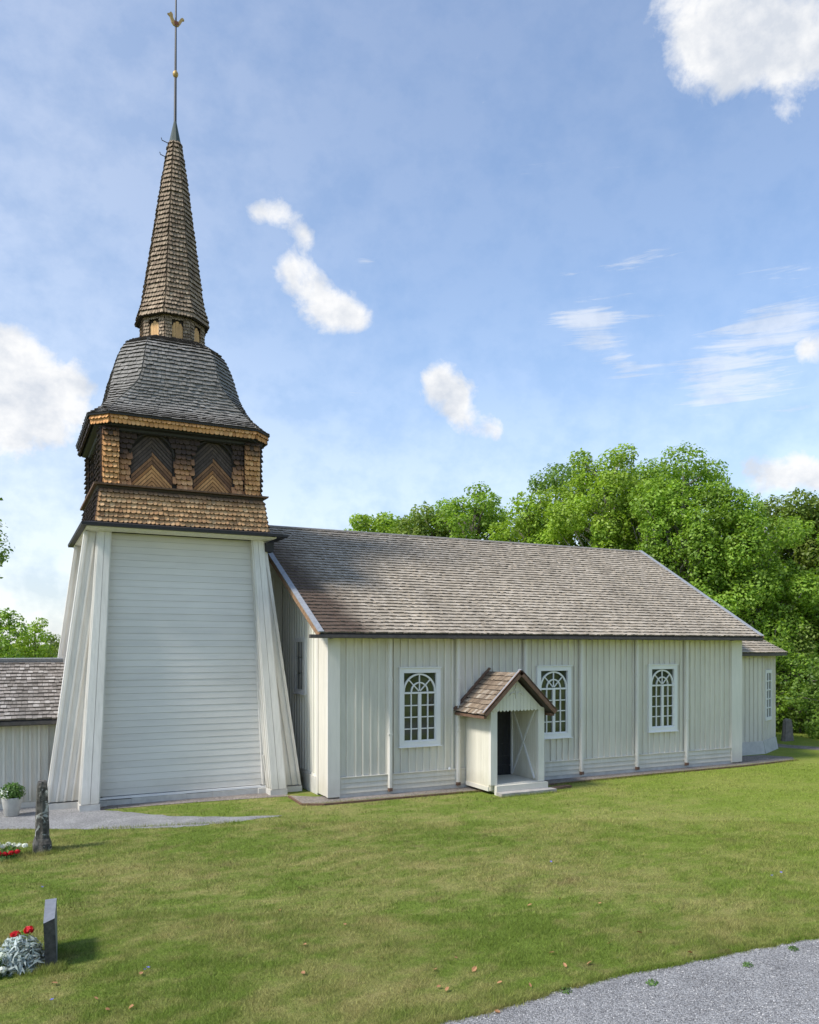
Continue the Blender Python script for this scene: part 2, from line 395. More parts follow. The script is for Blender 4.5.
for k in range(4):
    for sgn in (-1, 1):
        f, st = MB(), MB()
        if k in (0, 2): fin(f, st, k, sgn, 2.92, 2.26, 3)
        else: fin(f, st, k, sgn, 3.58 if k == 3 else 3.36, 2.60 if k == 3 else 2.38, 6)
        fo = part(f, 'tower_buttress', M['tower_paint'], church)
        part(st, 'foot_stone', M['plaster'], fo)

# ---- lower cornice
c = MB()
c.rings([[(TX+a*q, TY+b*q, z) for a, b in ((-1,-1),(1,-1),(1,1),(-1,1))] for q, z in ((2.3,7.49),(2.42,7.50),(2.60,7.54),(2.62,7.575),(2.1,7.575))], False)
cw = part(c, 'cornice', M['tower_paint'], church)
c = MB(); c.rings([[(TX+a*q, TY+b*q, z) for a, b in ((-1,-1),(1,-1),(1,1),(-1,1))] for q, z in ((2.3,7.58),(2.76,7.58),(2.77,7.66),(2.40,7.74),(2.1,7.74))], False)
c.box(TX+2.38, TX+2.62, TY-2.3, TY-1.9, 7.18, 7.45); c.box(TX+2.7, TX+2.93, TY-2.76, TY+2.76, 7.585, 7.655)
part(c, 'cornice_cover', M['tar'], cw)
# ---- belfry
belfry = MB(); bs = MB(); bands = []
for k in range(4):
    shingle_patch(bs, [loc4(k, -2.40, 2.40, 7.72), loc4(k, -2.28, 2.28, 8.68)], [loc4(k, 2.40, 2.40, 7.72), loc4(k, 2.28, 2.28, 8.68)], .135, .13, .05, 'round', jit=.004, base=belfry, out=OUT4[k]); bands.append(bs); bs = MB()
belfry.rings([[(TX+a*q, TY+b*q, z) for a, b in ((-1,-1),(1,-1),(1,1),(-1,1))] for q, z in ((2.2,8.62),(2.30,8.68),(2.34,8.74),(2.0,8.74))], False)
bel = part(belfry, 'belfry', M['tar_brown'], church)
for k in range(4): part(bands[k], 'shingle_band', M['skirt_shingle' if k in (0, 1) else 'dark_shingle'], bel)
c = MB()
c.rings([[(TX+a*q, TY+b*q, z) for a, b in ((-1,-1),(1,-1),(1,1),(-1,1))] for q, z in ((2.0,8.755),(2.42,8.755),(2.43,8.80),(2.0,8.815))], False)
part(c, 'ledge', M['brown_wood'], bel)
bwall, bgold, bred = MB(), MB(), MB()
ZL, ZC = 8.81, 10.42
AR = .57; ACX = .86; ZS = 9.74
def in_arch(k):
    def f(p):
        lx = {0: p[0]-TX, 1: p[1]-TY, 2: TX-p[0], 3: TY-p[1]}[k]
        for s in (-ACX, ACX):
            x = abs(lx-s)
            if x < AR+.03 and (p[2] < ZS or math.hypot(x, p[2]-ZS) < AR+.02): return True
        return False
    return f
for k in range(4):
    lbox(bwall, k, -2.0, 2.0, 1.9, 2.0, ZL, ZC)
    for (xa_, xb_) in ((-1.74, -ACX), (-ACX, ACX), (ACX, 1.74)):
     shingle_patch(bred, [loc4(k, xa_, 2.08, ZL), loc4(k, xa_, 2.08, ZC)], [loc4(k, xb_, 2.08, ZL), loc4(k, xb_, 2.08, ZC)], .145, .14, .06, 'round', jit=.004, skip=in_arch(k), out=OUT4[k])
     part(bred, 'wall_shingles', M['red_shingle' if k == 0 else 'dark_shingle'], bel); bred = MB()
    for s in (-1, 1):
        a, b = (-2.2, -1.76) if s < 0 else (1.76, 2.2)
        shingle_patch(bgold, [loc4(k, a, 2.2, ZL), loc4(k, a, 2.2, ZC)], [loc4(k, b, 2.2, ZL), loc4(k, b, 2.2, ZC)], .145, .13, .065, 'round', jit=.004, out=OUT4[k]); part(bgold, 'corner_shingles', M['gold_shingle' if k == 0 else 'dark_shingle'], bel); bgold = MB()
        lbox(bwall, k, a+.005, b-.005, 1.95, 2.185, ZL, ZC)
    # wall sheets around the arches
    for s in (-ACX, ACX):
        seg = 18
        for i in range(seg):
            t0, t1 = math.pi*i/seg, math.pi*(i+1)/seg
            p = [(s+AR*math.cos(t0), ZS+AR*math.sin(t0)), (s+AR*math.cos(t1), ZS+AR*math.sin(t1))]
            bwall.add([loc4(k, p[0][0], 2.06, p[0][1]), loc4(k, p[1][0], 2.06, p[1][1]), loc4(k, p[1][0], 2.06, ZC), loc4(k, p[0][0], 2.06, ZC)], [(0,1,2,3)])
            bwall.hexa([loc4(k, p[0][0], 2.0, p[0][1]), loc4(k, p[0][0], 2.12, p[0][1]), loc4(k, p[1][0], 2.12, p[1][1]), loc4(k, p[1][0], 2.0, p[1][1])],
                       [loc4(k, s+(AR+.05)*math.cos(t0), 2.0, ZS+(AR+.05)*math.sin(t0)), loc4(k, s+(AR+.05)*math.cos(t0), 2.12, ZS+(AR+.05)*math.sin(t0)), loc4(k, s+(AR+.05)*math.cos(t1), 2.12, ZS+(AR+.05)*math.sin(t1)), loc4(k, s+(AR+.05)*math.cos(t1), 2.0, ZS+(AR+.05)*math.sin(t1))])
    for a, b in ((-1.76, -ACX-AR), (-ACX+AR, ACX-AR), (ACX+AR, 1.76)): lbox(bwall, k, a, b, 2.0, 2.065, ZL, ZC)
part(bwall, 'belfry_wall', M['under'], bel)
def clip(poly, a, b):      # keep left of a->b (2D)
    out = []
    f = lambda p: (b[0]-a[0])*(p[1]-a[1])-(b[1]-a[1])*(p[0]-a[0])
    for i in range(len(poly)):
        p, q = poly[i], poly[(i+1) % len(poly)]; fp, fq = f(p), f(q)
        if fp >= 0: out.append(p)
        if fp*fq < 0: t = fp/(fp-fq); out.append((p[0]+(q[0]-p[0])*t, p[1]+(q[1]-p[1])*t))
    return out
for k in range(4):
    for s in (-ACX, ACX):
        lm = MB(); r = AR-.01
        arch = [(-r, 8.81), (r, 8.81)]+[(r*math.cos(math.pi*i/14), ZS+r*math.sin(math.pi*i/14)) for i in range(15)]
        for half in (-1, 1):
            side = [(0, 8.6), (r, 8.6), (r, 10.5), (0, 10.5)] if half > 0 else [(-r, 8.6), (0, 8.6), (0, 10.5), (-r, 10.5)]
            n = 20
            for i in range(n):
                z0 = 8.1+i*.118; z1 = z0+.108
                sl_ = -1.02*half
                z1 = z0+.094
                poly = [(0, z0), (half*r*1.2, z0+sl_*half*r*1.2), (half*r*1.2, z1+sl_*half*r*1.2), (0, z1)]
                if half < 0: poly = poly[::-1]
                for j in range(len(arch)):
                    if len(poly) < 3: break
                    if arch[j] == arch[(j+1) % len(arch)]: continue
                    poly = clip(poly, arch[j], arch[(j+1) % len(arch)])
                if len(poly) < 3: continue
                dj = random.uniform(-.006, .006)
                a3 = [loc4(k, s+x, 2.035+dj, z) for x, z in poly]; vec = np.array(loc4(k, 0, 1.99, 0))-np.array(loc4(k, 0, 2.035, 0))
                lm.prism(a3, vec, 1 if z1 < 9.5+random.uniform(-.06, .06) else (2 if z1 < 9.82+random.uniform(-.08, .08) else 0))
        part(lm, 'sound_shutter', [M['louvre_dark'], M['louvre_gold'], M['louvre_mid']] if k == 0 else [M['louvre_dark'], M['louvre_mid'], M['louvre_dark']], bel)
# ---- upper cornice and domed hood
def octo(a, e, z): return [(TX+x, TY+y, z) for x, y in ((-e,-a),(e,-a),(a,-e),(a,e),(e,a),(-e,a),(-a,e),(-a,-e))]
c = MB(); c.rings([octo(2.16, 2.12, 10.29), octo(2.22, 2.1, 10.32), octo(2.24, 2.1, 10.38), octo(2.38, 2.0, 10.41), octo(2.42, 2.0, 10.72), octo(1.5, 1.4, 10.8)], False)
cor = part(c, 'cornice', M['tar'], church)
c = MB()
for k in range(4):
    for (A, B) in ([((-2.0, 2.43), (2.0, 2.43))]+([((-2.43, 2.0), (-2.0, 2.43)), ((2.0, 2.43), (2.43, 2.0))] if k in (0, 2) else [])):
        P = lambda q, z, g: loc4(k, q[0]*(1+g), q[1]*(1+g), z)
        shingle_patch(c, [P(A, 10.44, 0), P(A, 10.70, .022)], [P(B, 10.44, 0), P(B, 10.70, .022)], .13, .12, .05, 'round', jit=.004)
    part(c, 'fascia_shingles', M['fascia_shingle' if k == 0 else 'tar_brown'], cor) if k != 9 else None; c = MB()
prof = [(10.70,2.54,2.05),(10.79,2.42,2.0),(10.90,2.27,1.95),(11.03,2.12,1.88),(11.2,2.01,1.76),(11.42,1.93,1.58),(11.65,1.88,1.36),(11.9,1.83,1.18),(12.2,1.77,1.08),(12.5,1.69,1.03),(12.8,1.60,.98),(13.05,1.50,.93),(13.25,1.38,.86),(13.4,1.2,.74),(13.52,.98,.6),(13.62,.8,.45)]
TX0 = TX
dome, dbase = MB(), MB()
TXD = .05
c = MB(); c.rings([octo(2.3, 1.95, 10.70), octo(2.56, 2.07, 10.66), octo(2.57, 2.08, 10.70), octo(2.3, 1.95, 10.80)], False)
for k in range(4):
    def edge(f): return [loc4(k, *f(z, a, e), z) for z, a, e in prof]
    L1 = edge(lambda z, a, e: (-e, a)); R1 = edge(lambda z, a, e: (e, a)); R2 = edge(lambda z, a, e: (a, e))
    shingle_patch(dome, L1, R1, .135, .12, .036, 'square', base=dbase, out=OUT4[k])
    shingle_patch(dome, R1, R2, .135, .12, .036, 'square', base=dbase, out=np.array(OUT4[k])+np.array(OUT4[(k+1) % 4]))
hood = part(dbase, 'tower_hood', M['under'], church)
part(dome, 'hood_shingles', M['dome_shingle'], hood); part(c, 'eaves_edge', M['tar'], hood)
# ---- lantern
TX = 4.53
lw, ls = MB(), MB()
r8 = lambda a, z: octo(a, a*.4142, z)
lw.rings([r8(.84, 13.35), r8(.84, 14.35)], False)
lant = part(lw, 'lantern', M['under'], church)
lp = MB()
for j in range(8):
    k = j//2; dg = j % 2
    def lf(x, d, z):
        if not dg: return loc4(k, x, d, z)
        # diagonal facet between face k and k+1
        a = np.array(loc4(k, 0, 1, 0))-np.array((TX, TY, 0)); b = np.array(loc4((k+1) % 4, 0, 1, 0))-np.array((TX, TY, 0))
        nn = (a+b)/math.sqrt(2); tt = (b-a)/math.sqrt(2); p = np.array((TX, TY, 0))+nn*d+tt*x; return (p[0], p[1], z)
    w = .86*.4142
    o3 = np.array(lf(0, 1, 0))-np.array((TX, TY, 0))
    for s in (-1, 1):
        a, b = (-w-.01, -.17) if s < 0 else (.17, w+.01)
        shingle_patch(ls, [lf(a, .885, 13.38), lf(a, .885, 14.3)], [lf(b, .885, 13.38), lf(b, .885, 14.3)], .1, .08, .03, 'round', jit=.004, out=o3)
    shingle_patch(ls, [lf(-.19, .885, 14.16), lf(-.19, .885, 14.3)], [lf(.19, .885, 14.16), lf(.19, .885, 14.3)], .08, .08, .03, 'round', out=o3)
    pm = MB()
    for x0 in (-.155, -.05, .055):
        top = 14.02+.1*(1-abs(x0+.05)/.1*.5)
        a3 = [lf(x0, .875, 13.4), lf(x0+.1, .875, 13.4), lf(x0+.1, .875, top if x0 < .05 else 13.96), lf(x0+.05, .875, top+.02), lf(x0, .875, top if x0 > -.1 else 13.96)]
        pm.prism(a3, -o3*.03)
    part(pm, 'lantern_panel', M['pale_wood'], lant)
part(ls, 'lantern_shingles', M['spire_shingle'], lant)
# ---- spire
sp = [(14.26,1.0),(14.34,1.0),(14.5,.965),(14.72,.89),(15.0,.83),(15.35,.785),(16.25,.66),(17.3,.52),(18.83,.32),(20.05,.135)]
ss, sb_ = MB(), MB()
for j in range(8):
    k = j//2; g = .4142
    lean = lambda z: .09*(z-14.2)/6.2
    def pt(x, d, z): p = loc4(k, x, d, z); return (p[0]+lean(z), p[1], z)
    if j % 2 == 0: L1 = [pt(-a*g, a, z) for z, a in sp]; R1 = [pt(a*g, a, z) for z, a in sp]; o3 = np.array(OUT4[k], float)
    else: L1 = [pt(a*g, a, z) for z, a in sp]; R1 = [pt(a, a*g, z) for z, a in sp]; o3 = np.array(OUT4[k], float)+np.array(OUT4[(k+1) % 4])
    shingle_patch(ss, L1, R1, .15, .10, .045, 'round', jit=.004, base=sb_, out=o3)
sb_.rings([r8(1.03, 14.28), r8(.8, 14.33)], False)
spire = part(sb_, 'spire', M['under'], church)
part(ss, 'spire_shingles', M['spire_shingle'], spire)
ax = TX+.09
c = MB(); c.lathe((ax, TY, 0), [(.19, 20.0), (.175, 20.05), (.035, 20.72), (.025, 20.76)], 8); part(c, 'spire_cap', M['copper'], spire)
c = MB()
for z in (19.9, 19.45):
    c = MB(); c.tube([(ax-.22-(19.9-z)*.1, TY-.1, z), (ax-.42-(19.9-z)*.1, TY-.14, z+.02), (ax-.44-(19.9-z)*.1, TY-.14, z+.09)], .013, 5); part(c, 'ladder_hook', M['iron'], spire)
vane = MB(); vane.tube([(ax, TY, 20.5), (ax+.01, TY, 22.2), (ax+.03, TY, 25.0)], [.045, .038, .022], 8)
wv = part(vane, 'weathervane', M['iron'], church)
c = MB(); c.lathe((ax+.01, TY, 22.17), [(.001,-.11), (.05,-.095), (.08,-.04), (.088,0), (.08,.04), (.05,.095), (.001,.11)], 14); part(c, 'ball', M['gilt'], wv, smooth=True)
rx = ax+.02
cock = [(-.30,.20),(-.235,.22),(-.20,.27),(-.15,.27),(-.11,.22),(-.10,.12),(-.04,.03),(.05,.02),(.10,.05),(.16,.15),(.22,.20),(.27,.19),(.30,.14),(.24,.12),(.17,.0),(.10,-.09),(.02,-.12),(-.08,-.10),(-.15,-.03),(-.19,.07),(-.22,.14)]
c = MB(); c.prism([(rx+x*.85, TY-.03, 23.78+z) for x, z in cock], (0, .06, 0)); part(c, 'rooster', M['gilt'], wv)
c = MB(); c.prism([(rx+x, TY-.045, 23.78+z) for x, z in ((-.05,.03),(.06,.03),(.09,-.05),(.02,-.10),(-.05,-.08))], (0, .09, 0)); part(c, 'vane_clasp', M['rust'], wv)
TX = TX0

# ---- nave walls
NX0, NX1, NY0, NY1 = 8.16, 24.5, 21.5, 33.3
YR, ZR = 27.4, 8.54
ZE = 4.62
def battens_x(mb, x0, x1, y, z0, z1, step=.245, holes=(), face=-1, pr=.055):
    n = int(round((x1-x0)/step)); 
    for i in range(n+1):
        x = lerp(x0, x1, i/n)+random.uniform(-.012, .012); w = random.uniform(.022, .028)
        segs = [(z0, z1)]
        for (a, b, c, d) in holes:
            if a < x < b: segs = [(z0, c), (d, z1)]
        for s, e in segs:
            if e-s > .02: mb.box(x-w, x+w, min(y, y+face*pr), max(y, y+face*pr), s, e)
    # boards: slightly different depth each
    for i in range(n):
        xa, xb = lerp(x0, x1, i/n), lerp(x0, x1, (i+1)/n); dj = random.uniform(.001, .004)
        segs = [(z0, z1)]
        for (a, b, c, d) in holes:
            if xa < b and xb > a: segs = [(z0, c), (d, z1)]
        for s, e in segs:
            if e-s > .02: mb.box(xa+.001, xb-.001, y-face*.02, y+face*dj, s, e)
WIN = [(10.33, 11.71), (15.27, 16.63), (19.99, 21.32)]; WZ0, WZ1 = 1.36, 3.70
nw = MB()
nw.prism([(NX0+.02, NY0+.03, 0), (NX0+.02, NY1, 0), (NX0+.02, NY1, ZE), (NX0+.02, YR, ZR-.25), (NX0+.02, NY0+.03, ZE)], (.28, 0, 0))
nw.prism([(NX1-.3, NY0+.03, 0), (NX1-.3, NY1, 0), (NX1-.3, NY1, ZE), (NX1-.3, YR, ZR-.25), (NX1-.3, NY0+.03, ZE)], (.28, 0, 0))
nw.box(NX0+.3, NX1-.3, NY1-.2, NY1, 0, ZE)
xs = [NX0+.3]+[v for a, b in WIN for v in (a+.1, b-.1)]+[NX1-.3]
for i in range(0, len(xs), 2): nw.box(xs[i], xs[i+1], NY0+.03, NY0+.2, 0, ZE)
for a, b in WIN: nw.box(a+.1, b-.1, NY0+.03, NY0+.2, 0, WZ0+.1); nw.box(a+.1, b-.1, NY0+.03, NY0+.2, WZ1-.1, ZE)
nave = part(nw, 'nave_wall', M['nave_paint'], church)
b = MB(); battens_x(b, 8.44, 23.97, NY0+.01, .58, ZE, .245, [(a, bb, WZ0, WZ1) for a, bb in WIN]); part(b, 'board_cladding', M['nave_paint'], nave)
b = MB()
for i in range(3):
    z0 = .13+i*.15
    b.hexa([(8.43, NY0-.06, z0), (23.99, NY0-.06, z0), (23.99, NY0+.02, z0), (8.43, NY0+.02, z0)], [(8.43, NY0-.03, z0+.15), (23.99, NY0-.03, z0+.15), (23.99, NY0+.02, z0+.15), (8.43, NY0+.02, z0+.15)])
b.box(8.43, 23.99, NY0-.085, NY0+.0, .582, .605)
part(b, 'skirt_boards', M['nave_paint'], nave)
b = MB(); b.box(8.43, 24.1, NY0-.04, NY0+.03, -.1, .128); b.box(NX0-.08, NX0+.02, 22.3, 23.6, -.1, .5); part(b, 'plinth', M['plaster'], nave)
# west gable cladding
b = MB()
y = 22.34
while y < 27.2:
    zt = min(ZE+(y-NY0)*.66, 8.2); w = .022
    b.box(NX0-.035, NX0+.021, y-w, y+w, .57, zt); b.box(NX0+.0, NX0+.019, y+.001, y+.24, .57, zt-.02); y += .245
for i in range(2): b.box(NX0-.04+.012*i, NX0+.019, 22.31, 24.2, .3+i*.135, .43+i*.135)
part(b, 'gable_cladding', M['gable_paint'], nave)
b = MB(); b.box(6.3, NX0+.02, 26.0, 27.2, 0, 7.3); battens_x(b, 6.9, NX0-.05, 26.0, .2, 7.2)
part(b, 'link_wall', M['gable_paint'], church)
# corner casings
def casing(pts, name='corner_casing', m='trim_paint'):
    b = MB()
    for q in pts: b.box(*q)
    return part(b, name, M[m], nave)
casing([(NX0-.10, NX0+.27, NY0-.09, NY0+.02, .06, ZE)])
casing([(NX0-.08, NX0+.02, NY0+.022, 22.22, .06, ZE)], m='nave_paint')
casing([(NX0-.11, NX0+.02, 22.222, 22.34, .06, ZE)])
casing([(23.98, 24.52, NY0-.09, NY0+.02, .06, ZE)])
# wall posts with clamps and shoes
for x in (10.0, 12.30, 14.78, 17.02, 19.42, 21.72):
    b = MB(); w = .062; y0 = NY0-.15
    b.rings([[(x-w, NY0-.03, z), (x-w, y0+.03, z), (x-w+.03, y0, z), (x+w-.03, y0, z), (x+w, y0+.03, z), (x+w, NY0-.03, z)] for z in (.2, ZE)])
    po = part(b, 'wall_post', M['trim_paint'], church)
    for z in (3.35, 1.75):
        b = MB(); b.box(x-.07, x+.07, y0-.008, NY0-.03, z, z+.04); part(b, 'clamp', M['trim_paint'], po)
    b = MB(); b.box(x-.055, x+.055, y0-.005, NY0-.04, .10, .198); part(b, 'shoe', M['brown_wood'], po)
b = MB(); b.lathe((12.0, NY0-.09, .62), [(.001,-.05), (.035,-.04), (.045,0), (.035,.04), (.001,.05)], 10); b.box(11.98, 12.02, NY0-.09, NY0, .61, .63)
part(b, 'wall_tap', M['white_paint'], church, smooth=True)

# ---- windows
def arched_window(parent, x0, x1, z0, z1, y):
    fr = MB(); fw = .145; yo = y-.055; yi = y+.04
    fr.box(x0, x1, yo, yi, z1-fw, z1); fr.box(x0, x1, yo, yi, z0, z0+fw); fr.box(x0, x0+fw, yo, yi, z0+fw, z1-fw); fr.box(x1-fw, x1, yo, yi, z0+fw, z1-fw)
    fr.box(x0-.03, x1+.03, yo-.05, yo+.05, z0-.025, z0-.001); fr.box(x0-.02, x1+.02, yo-.035, yo+.05, z1+.001, z1+.03)
    w = part(fr, 'window', M['white_paint'], parent)
    a, b_, c, d = x0+fw, x1-fw, z0+fw, z1-fw
    zs = d-(b_-a)/2-.02; cx = (a+b_)/2; rr = (b_-a)/2
    s = MB(); yf, yb = y-.015, y+.035
    s.box(a, b_, yf-.012, yb, zs-.06, zs-.005)              # transom
    s.box(a, a+.035, yf, yb, c, zs-.06); s.box(b_-.035, b_, yf, yb, c, zs-.06); s.box(a, b_, yf+.002, yb, c-.001, c+.04)
    s.box(cx-.05, cx+.05, yf-.01, yb-.002, c+.04, zs-.06)   # meeting stiles
    for q in ((a+cx-.015)/2, (b_+cx+.015)/2): s.box(q-.016, q+.016, yf+.004, yb-.004, c+.04, zs-.06)
    for i in (1, 2, 3):
        z = lerp(c+.03, zs-.06, i/4); s.box(a+.036, b_-.036, yf+.008, yb-.008, z-.016, z+.016)
    part(s, 'casement', M['white_paint'], w)
    f = MB()
    def arc(r, wd):
        n = 16
        for i in range(n):
            t0, t1 = math.pi*i/n, math.pi*(i+1)/n
            q = lambda rad, t: (cx+rad*math.cos(t), zs+rad*math.sin(t))
            P = [q(r-wd/2, t0), q(r+wd/2, t0), q(r+wd/2, t1), q(r-wd/2, t1)]
            f.prism([(p[0], yf, p[1]) for p in P], (0, yb-yf, 0))
    arc(rr-.02, .05); arc(rr*.5, .04)
    for t in (45, 90, 135): 
        t = R(t); f.bar((cx+.03*math.cos(t), y+.01, zs+.03*math.sin(t)), (cx+(rr-.03)*math.cos(t), y+.01, zs+(rr-.03)*math.sin(t)), .032, .034, up=(0,1,0))
    part(f, 'fanlight', M['white_paint'], w)
    g = MB(); g.add([(a-.02, y+.03, c-.02), (b_+.02, y+.03, c-.02), (b_+.02, y+.03, d+.02), (a-.02, y+.03, d+.02)], [(0,1,2,3)])
    g.box(a-.02, b_+.02, y+.04, y+.05, c-.02, d+.02)
    part(g, 'pane', M['glass'], w)
for a, bb in WIN: arched_window(church, a, bb, WZ0, WZ1, NY0)
# narrow gable window on the west wall
b = MB(); X = NX0-.055; ya, yb, za, zb = 23.52, 24.55, 2.88, 4.62
b.box(X, NX0+.03, ya, yb, zb-.13, zb); b.box(X, NX0+.03, ya, yb, za, za+.13); b.box(X, NX0+.03, ya, ya+.15, za+.13, zb-.13); b.box(X, NX0+.03, yb-.15, yb, za+.13, zb-.13); b.box(X-.04, X+.03, ya-.03, yb+.03, za-.03, za-.001)
w = part(b, 'window', M['white_paint'], church, label='narrow white window in the gable wall beside the tower')
b = MB(); b.box(X+.02, NX0+.03, (ya+yb)/2-.03, (ya+yb)/2+.03, za+.13, zb-.13)
for i in (1, 2): z = lerp(za+.13, zb-.13, i/3); b.box(X+.025, NX0+.028, ya+.15, yb-.15, z-.02, z+.02)
part(b, 'casement', M['white_paint'], w)
b = MB(); b.box(NX0-.03, NX0-.01, ya+.12, yb-.12, za+.1, zb-.1); part(b, 'pane', M['curtain'], w)

# ---- nave roof
EY = 20.98; EZ = ZR-(YR-EY)*.599
WX0, WX1, EX = 7.69, 7.48, 25.04
rf = MB(); sh = MB()
NYE = 2*YR-EY
th = .10
rf.add([(WX0, EY, EZ), (EX, EY, EZ), (EX, YR, ZR), (WX1, YR, ZR), (WX0, NYE, EZ), (EX, NYE, EZ),
        (WX0, EY, EZ-th), (EX, EY, EZ-th), (EX, YR, ZR-th*1.2), (WX1, YR, ZR-th*1.2), (WX0, NYE, EZ-th), (EX, NYE, EZ-th)],
       [(0,1,2,3), (3,2,5,4), (6,9,8,7), (9,10,11,8), (0,6,7,1), (4,5,11,10), (0,3,9,6), (3,4,10,9), (1,7,8,2), (2,8,11,5)])
roof = part(rf, 'nave_roof', M['under'], church)
shingle_patch(sh, [(WX0, EY, EZ+.012), (WX1, YR, ZR+.012)], [(EX, EY, EZ+.012), (EX, YR, ZR+.012)], .20, .12, .034, 'square', out=(0,-1,1), jit=.014)
shingle_patch(sh, [(EX, NYE, EZ+.012), (EX, YR, ZR+.012)], [(WX0, NYE, EZ+.012), (WX1, YR, ZR+.012)], .3, .25, .03, 'square', out=(0,1,1))
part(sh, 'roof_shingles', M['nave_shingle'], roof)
b = MB(); b.bar((WX1-.02, YR-.05, ZR+.02), (EX+.02, YR-.05, ZR+.02), .10, .03, up=(0,-.5,.8)); b.bar((WX1-.02, YR+.05, ZR+.025), (EX+.02, YR+.05, ZR+.025), .10, .03, up=(0,.5,.8))
part(b, 'ridge_board', M['ridge_wood'], roof)
for (xa, xb, xo) in ((WX0, WX1, -1), (EX, EX, 1)):
    b = MB(); b.bar((xa, EY-.05, EZ+.055), (xb, YR, ZR+.075), .17, .03, up=(0,-.5,.8))
    v = part(b, 'verge_board', M['grey_wood'], roof)
    b = MB(); b.bar((xa+xo*.05, EY-.03, EZ-.05), (xb+xo*.05, YR, ZR-.04), .035, .17, up=(0,-.5,.8)); part(b, 'barge_board', M['orange_wood'], roof)
    b = MB(); b.bar((xa, NYE+.05, EZ+.055), (xb, YR, ZR+.075), .17, .03, up=(0,.5,.8)); part(b, 'verge_board', M['grey_wood'], roof)
b = MB(); b.box(WX0-.32, EX+.02, EY-.05, EY+.06, EZ-.12, EZ-.02); b.box(WX0-.32, EX+.02, EY-.075, EY-.045, EZ-.11, EZ-.06)
for i in range(14):
    x = lerp(8.0, 24.8, i/13); b.box(x-.02, x+.02, EY-.085, EY+.1, EZ-.13, EZ-.11)
part(b, 'eaves_gutter', M['eave'], roof)
b = MB(); b.box(NX0+.1, EX-.3, EY+.06, NY0+.02, EZ-.10, EZ-.07); part(b, 'soffit', M['nave_paint'], roof)

# ---- chancel with low hipped roof
pts = [(24.3,23.0), (27.5,23.0), (29.4,23.95), (30.7,26.2), (30.7,28.6), (29.4,30.9), (27.5,31.8), (24.3,31.8)]
b = MB(); b.prism([(x, y, -.1) for x, y in pts], (0, 0, 4.15))
ch = part(b, 'chancel_wall', M['nave_paint'], church)
b, b2 = MB(), MB()
cxy = np.array((26.0, 27.4))
for i in range(1, 6):
    pass
for i in range(0, 7):
    p, q = np.array(pts[i]), np.array(pts[i+1]); d = q-p; L = np.linalg.norm(d); d /= L; o = np.array((d[1], -d[0]))
    n = int(L/.24)
    for j in range(n+1):
        c0 = p+d*(L*j/n)
        b.hexa([(*(c0-d*.022), .52), (*(c0+d*.022), .52), (*(c0+d*.022+o*.028), .52), (*(c0-d*.022+o*.028), .52)], [(*(c0-d*.022), 4.05), (*(c0+d*.022), 4.05), (*(c0+d*.022+o*.028), 4.05), (*(c0-d*.022+o*.028), 4.05)])
    b2.hexa([(*(p-o*.02), -.1), (*(q-o*.02), -.1), (*(q+o*.16), -.1), (*(p+o*.16), -.1)], [(*(p-o*.02), .5), (*(q-o*.02), .5), (*(q+o*.05), .5), (*(p+o*.05), .5)])
part(b, 'board_cladding', M['nave_paint'], ch); part(b2, 'plinth', M['plaster'], ch)
def offs(k, z):
    r = []
    for x, y in pts:
        v = np.array((x, y))-np.array((24.3, 27.4)); f = (np.linalg.norm(v)+k)/np.linalg.norm(v)
        r.append((24.3+v[0]*f if x > 24.4 else 24.3, 27.4+v[1]*f, z))
    return r
b = MB(); lo, hi, lo2 = offs(.5, 4.08), offs(-1.05, 4.92), offs(.5, 3.98)
b.rings([lo2, lo, hi], True); cr = part(b, 'chancel_roof', M['eave'], church)
b = MB()
for i in range(7): shingle_patch(b, [np.array(lo[i])+(0,0,.02), np.array(hi[i])+(0,0,.02)], [np.array(lo[i+1])+(0,0,.02), np.array(hi[i+1])+(0,0,.02)], .19, .13, .028, out=(0,0,1))
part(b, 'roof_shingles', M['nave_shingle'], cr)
b = MB()
for i in range(7): b.bar(hi[i], hi[i+1], .14, .07)
part(b, 'ridge_board', M['eave'], cr)
p, q = np.array((27.5,23.0)), np.array((29.4,23.95)); d = (q-p)/np.linalg.norm(q-p); o = np.array((d[1], -d[0]))
def fb(mb, a, c, o0, o1, z0, z1):
    mb.hexa([(*(p+d*a+o*o0), z0), (*(p+d*c+o*o0), z0), (*(p+d*c+o*o1), z0), (*(p+d*a+o*o1), z0)], [(*(p+d*a+o*o0), z1), (*(p+d*c+o*o0), z1), (*(p+d*c+o*o1), z1), (*(p+d*a+o*o1), z1)])
b = MB(); fb(b, .35, .47, .0, .07, 1.3, 3.40); fb(b, 1.2, 1.32, 0, .07, 1.3, 3.40); fb(b, .47, 1.2, 0, .07, 3.26, 3.40); fb(b, .47, 1.2, 0, .07, 1.3, 1.44)
w = part(b, 'window', M['white_paint'], church, label='tall white window on the angled chancel wall')
b = MB(); fb(b, .79, .88, .02, .06, 1.45, 3.25)
for i in range(1, 5): fb(b, .47, 1.2, .025, .055, 1.45+i*.37-.02, 1.45+i*.37+.02)
part(b, 'casement', M['white_paint'], w)
b = MB(); fb(b, .45, 1.22, .005, .03, 1.43, 3.28); part(b, 'pane', M['glass'], w)

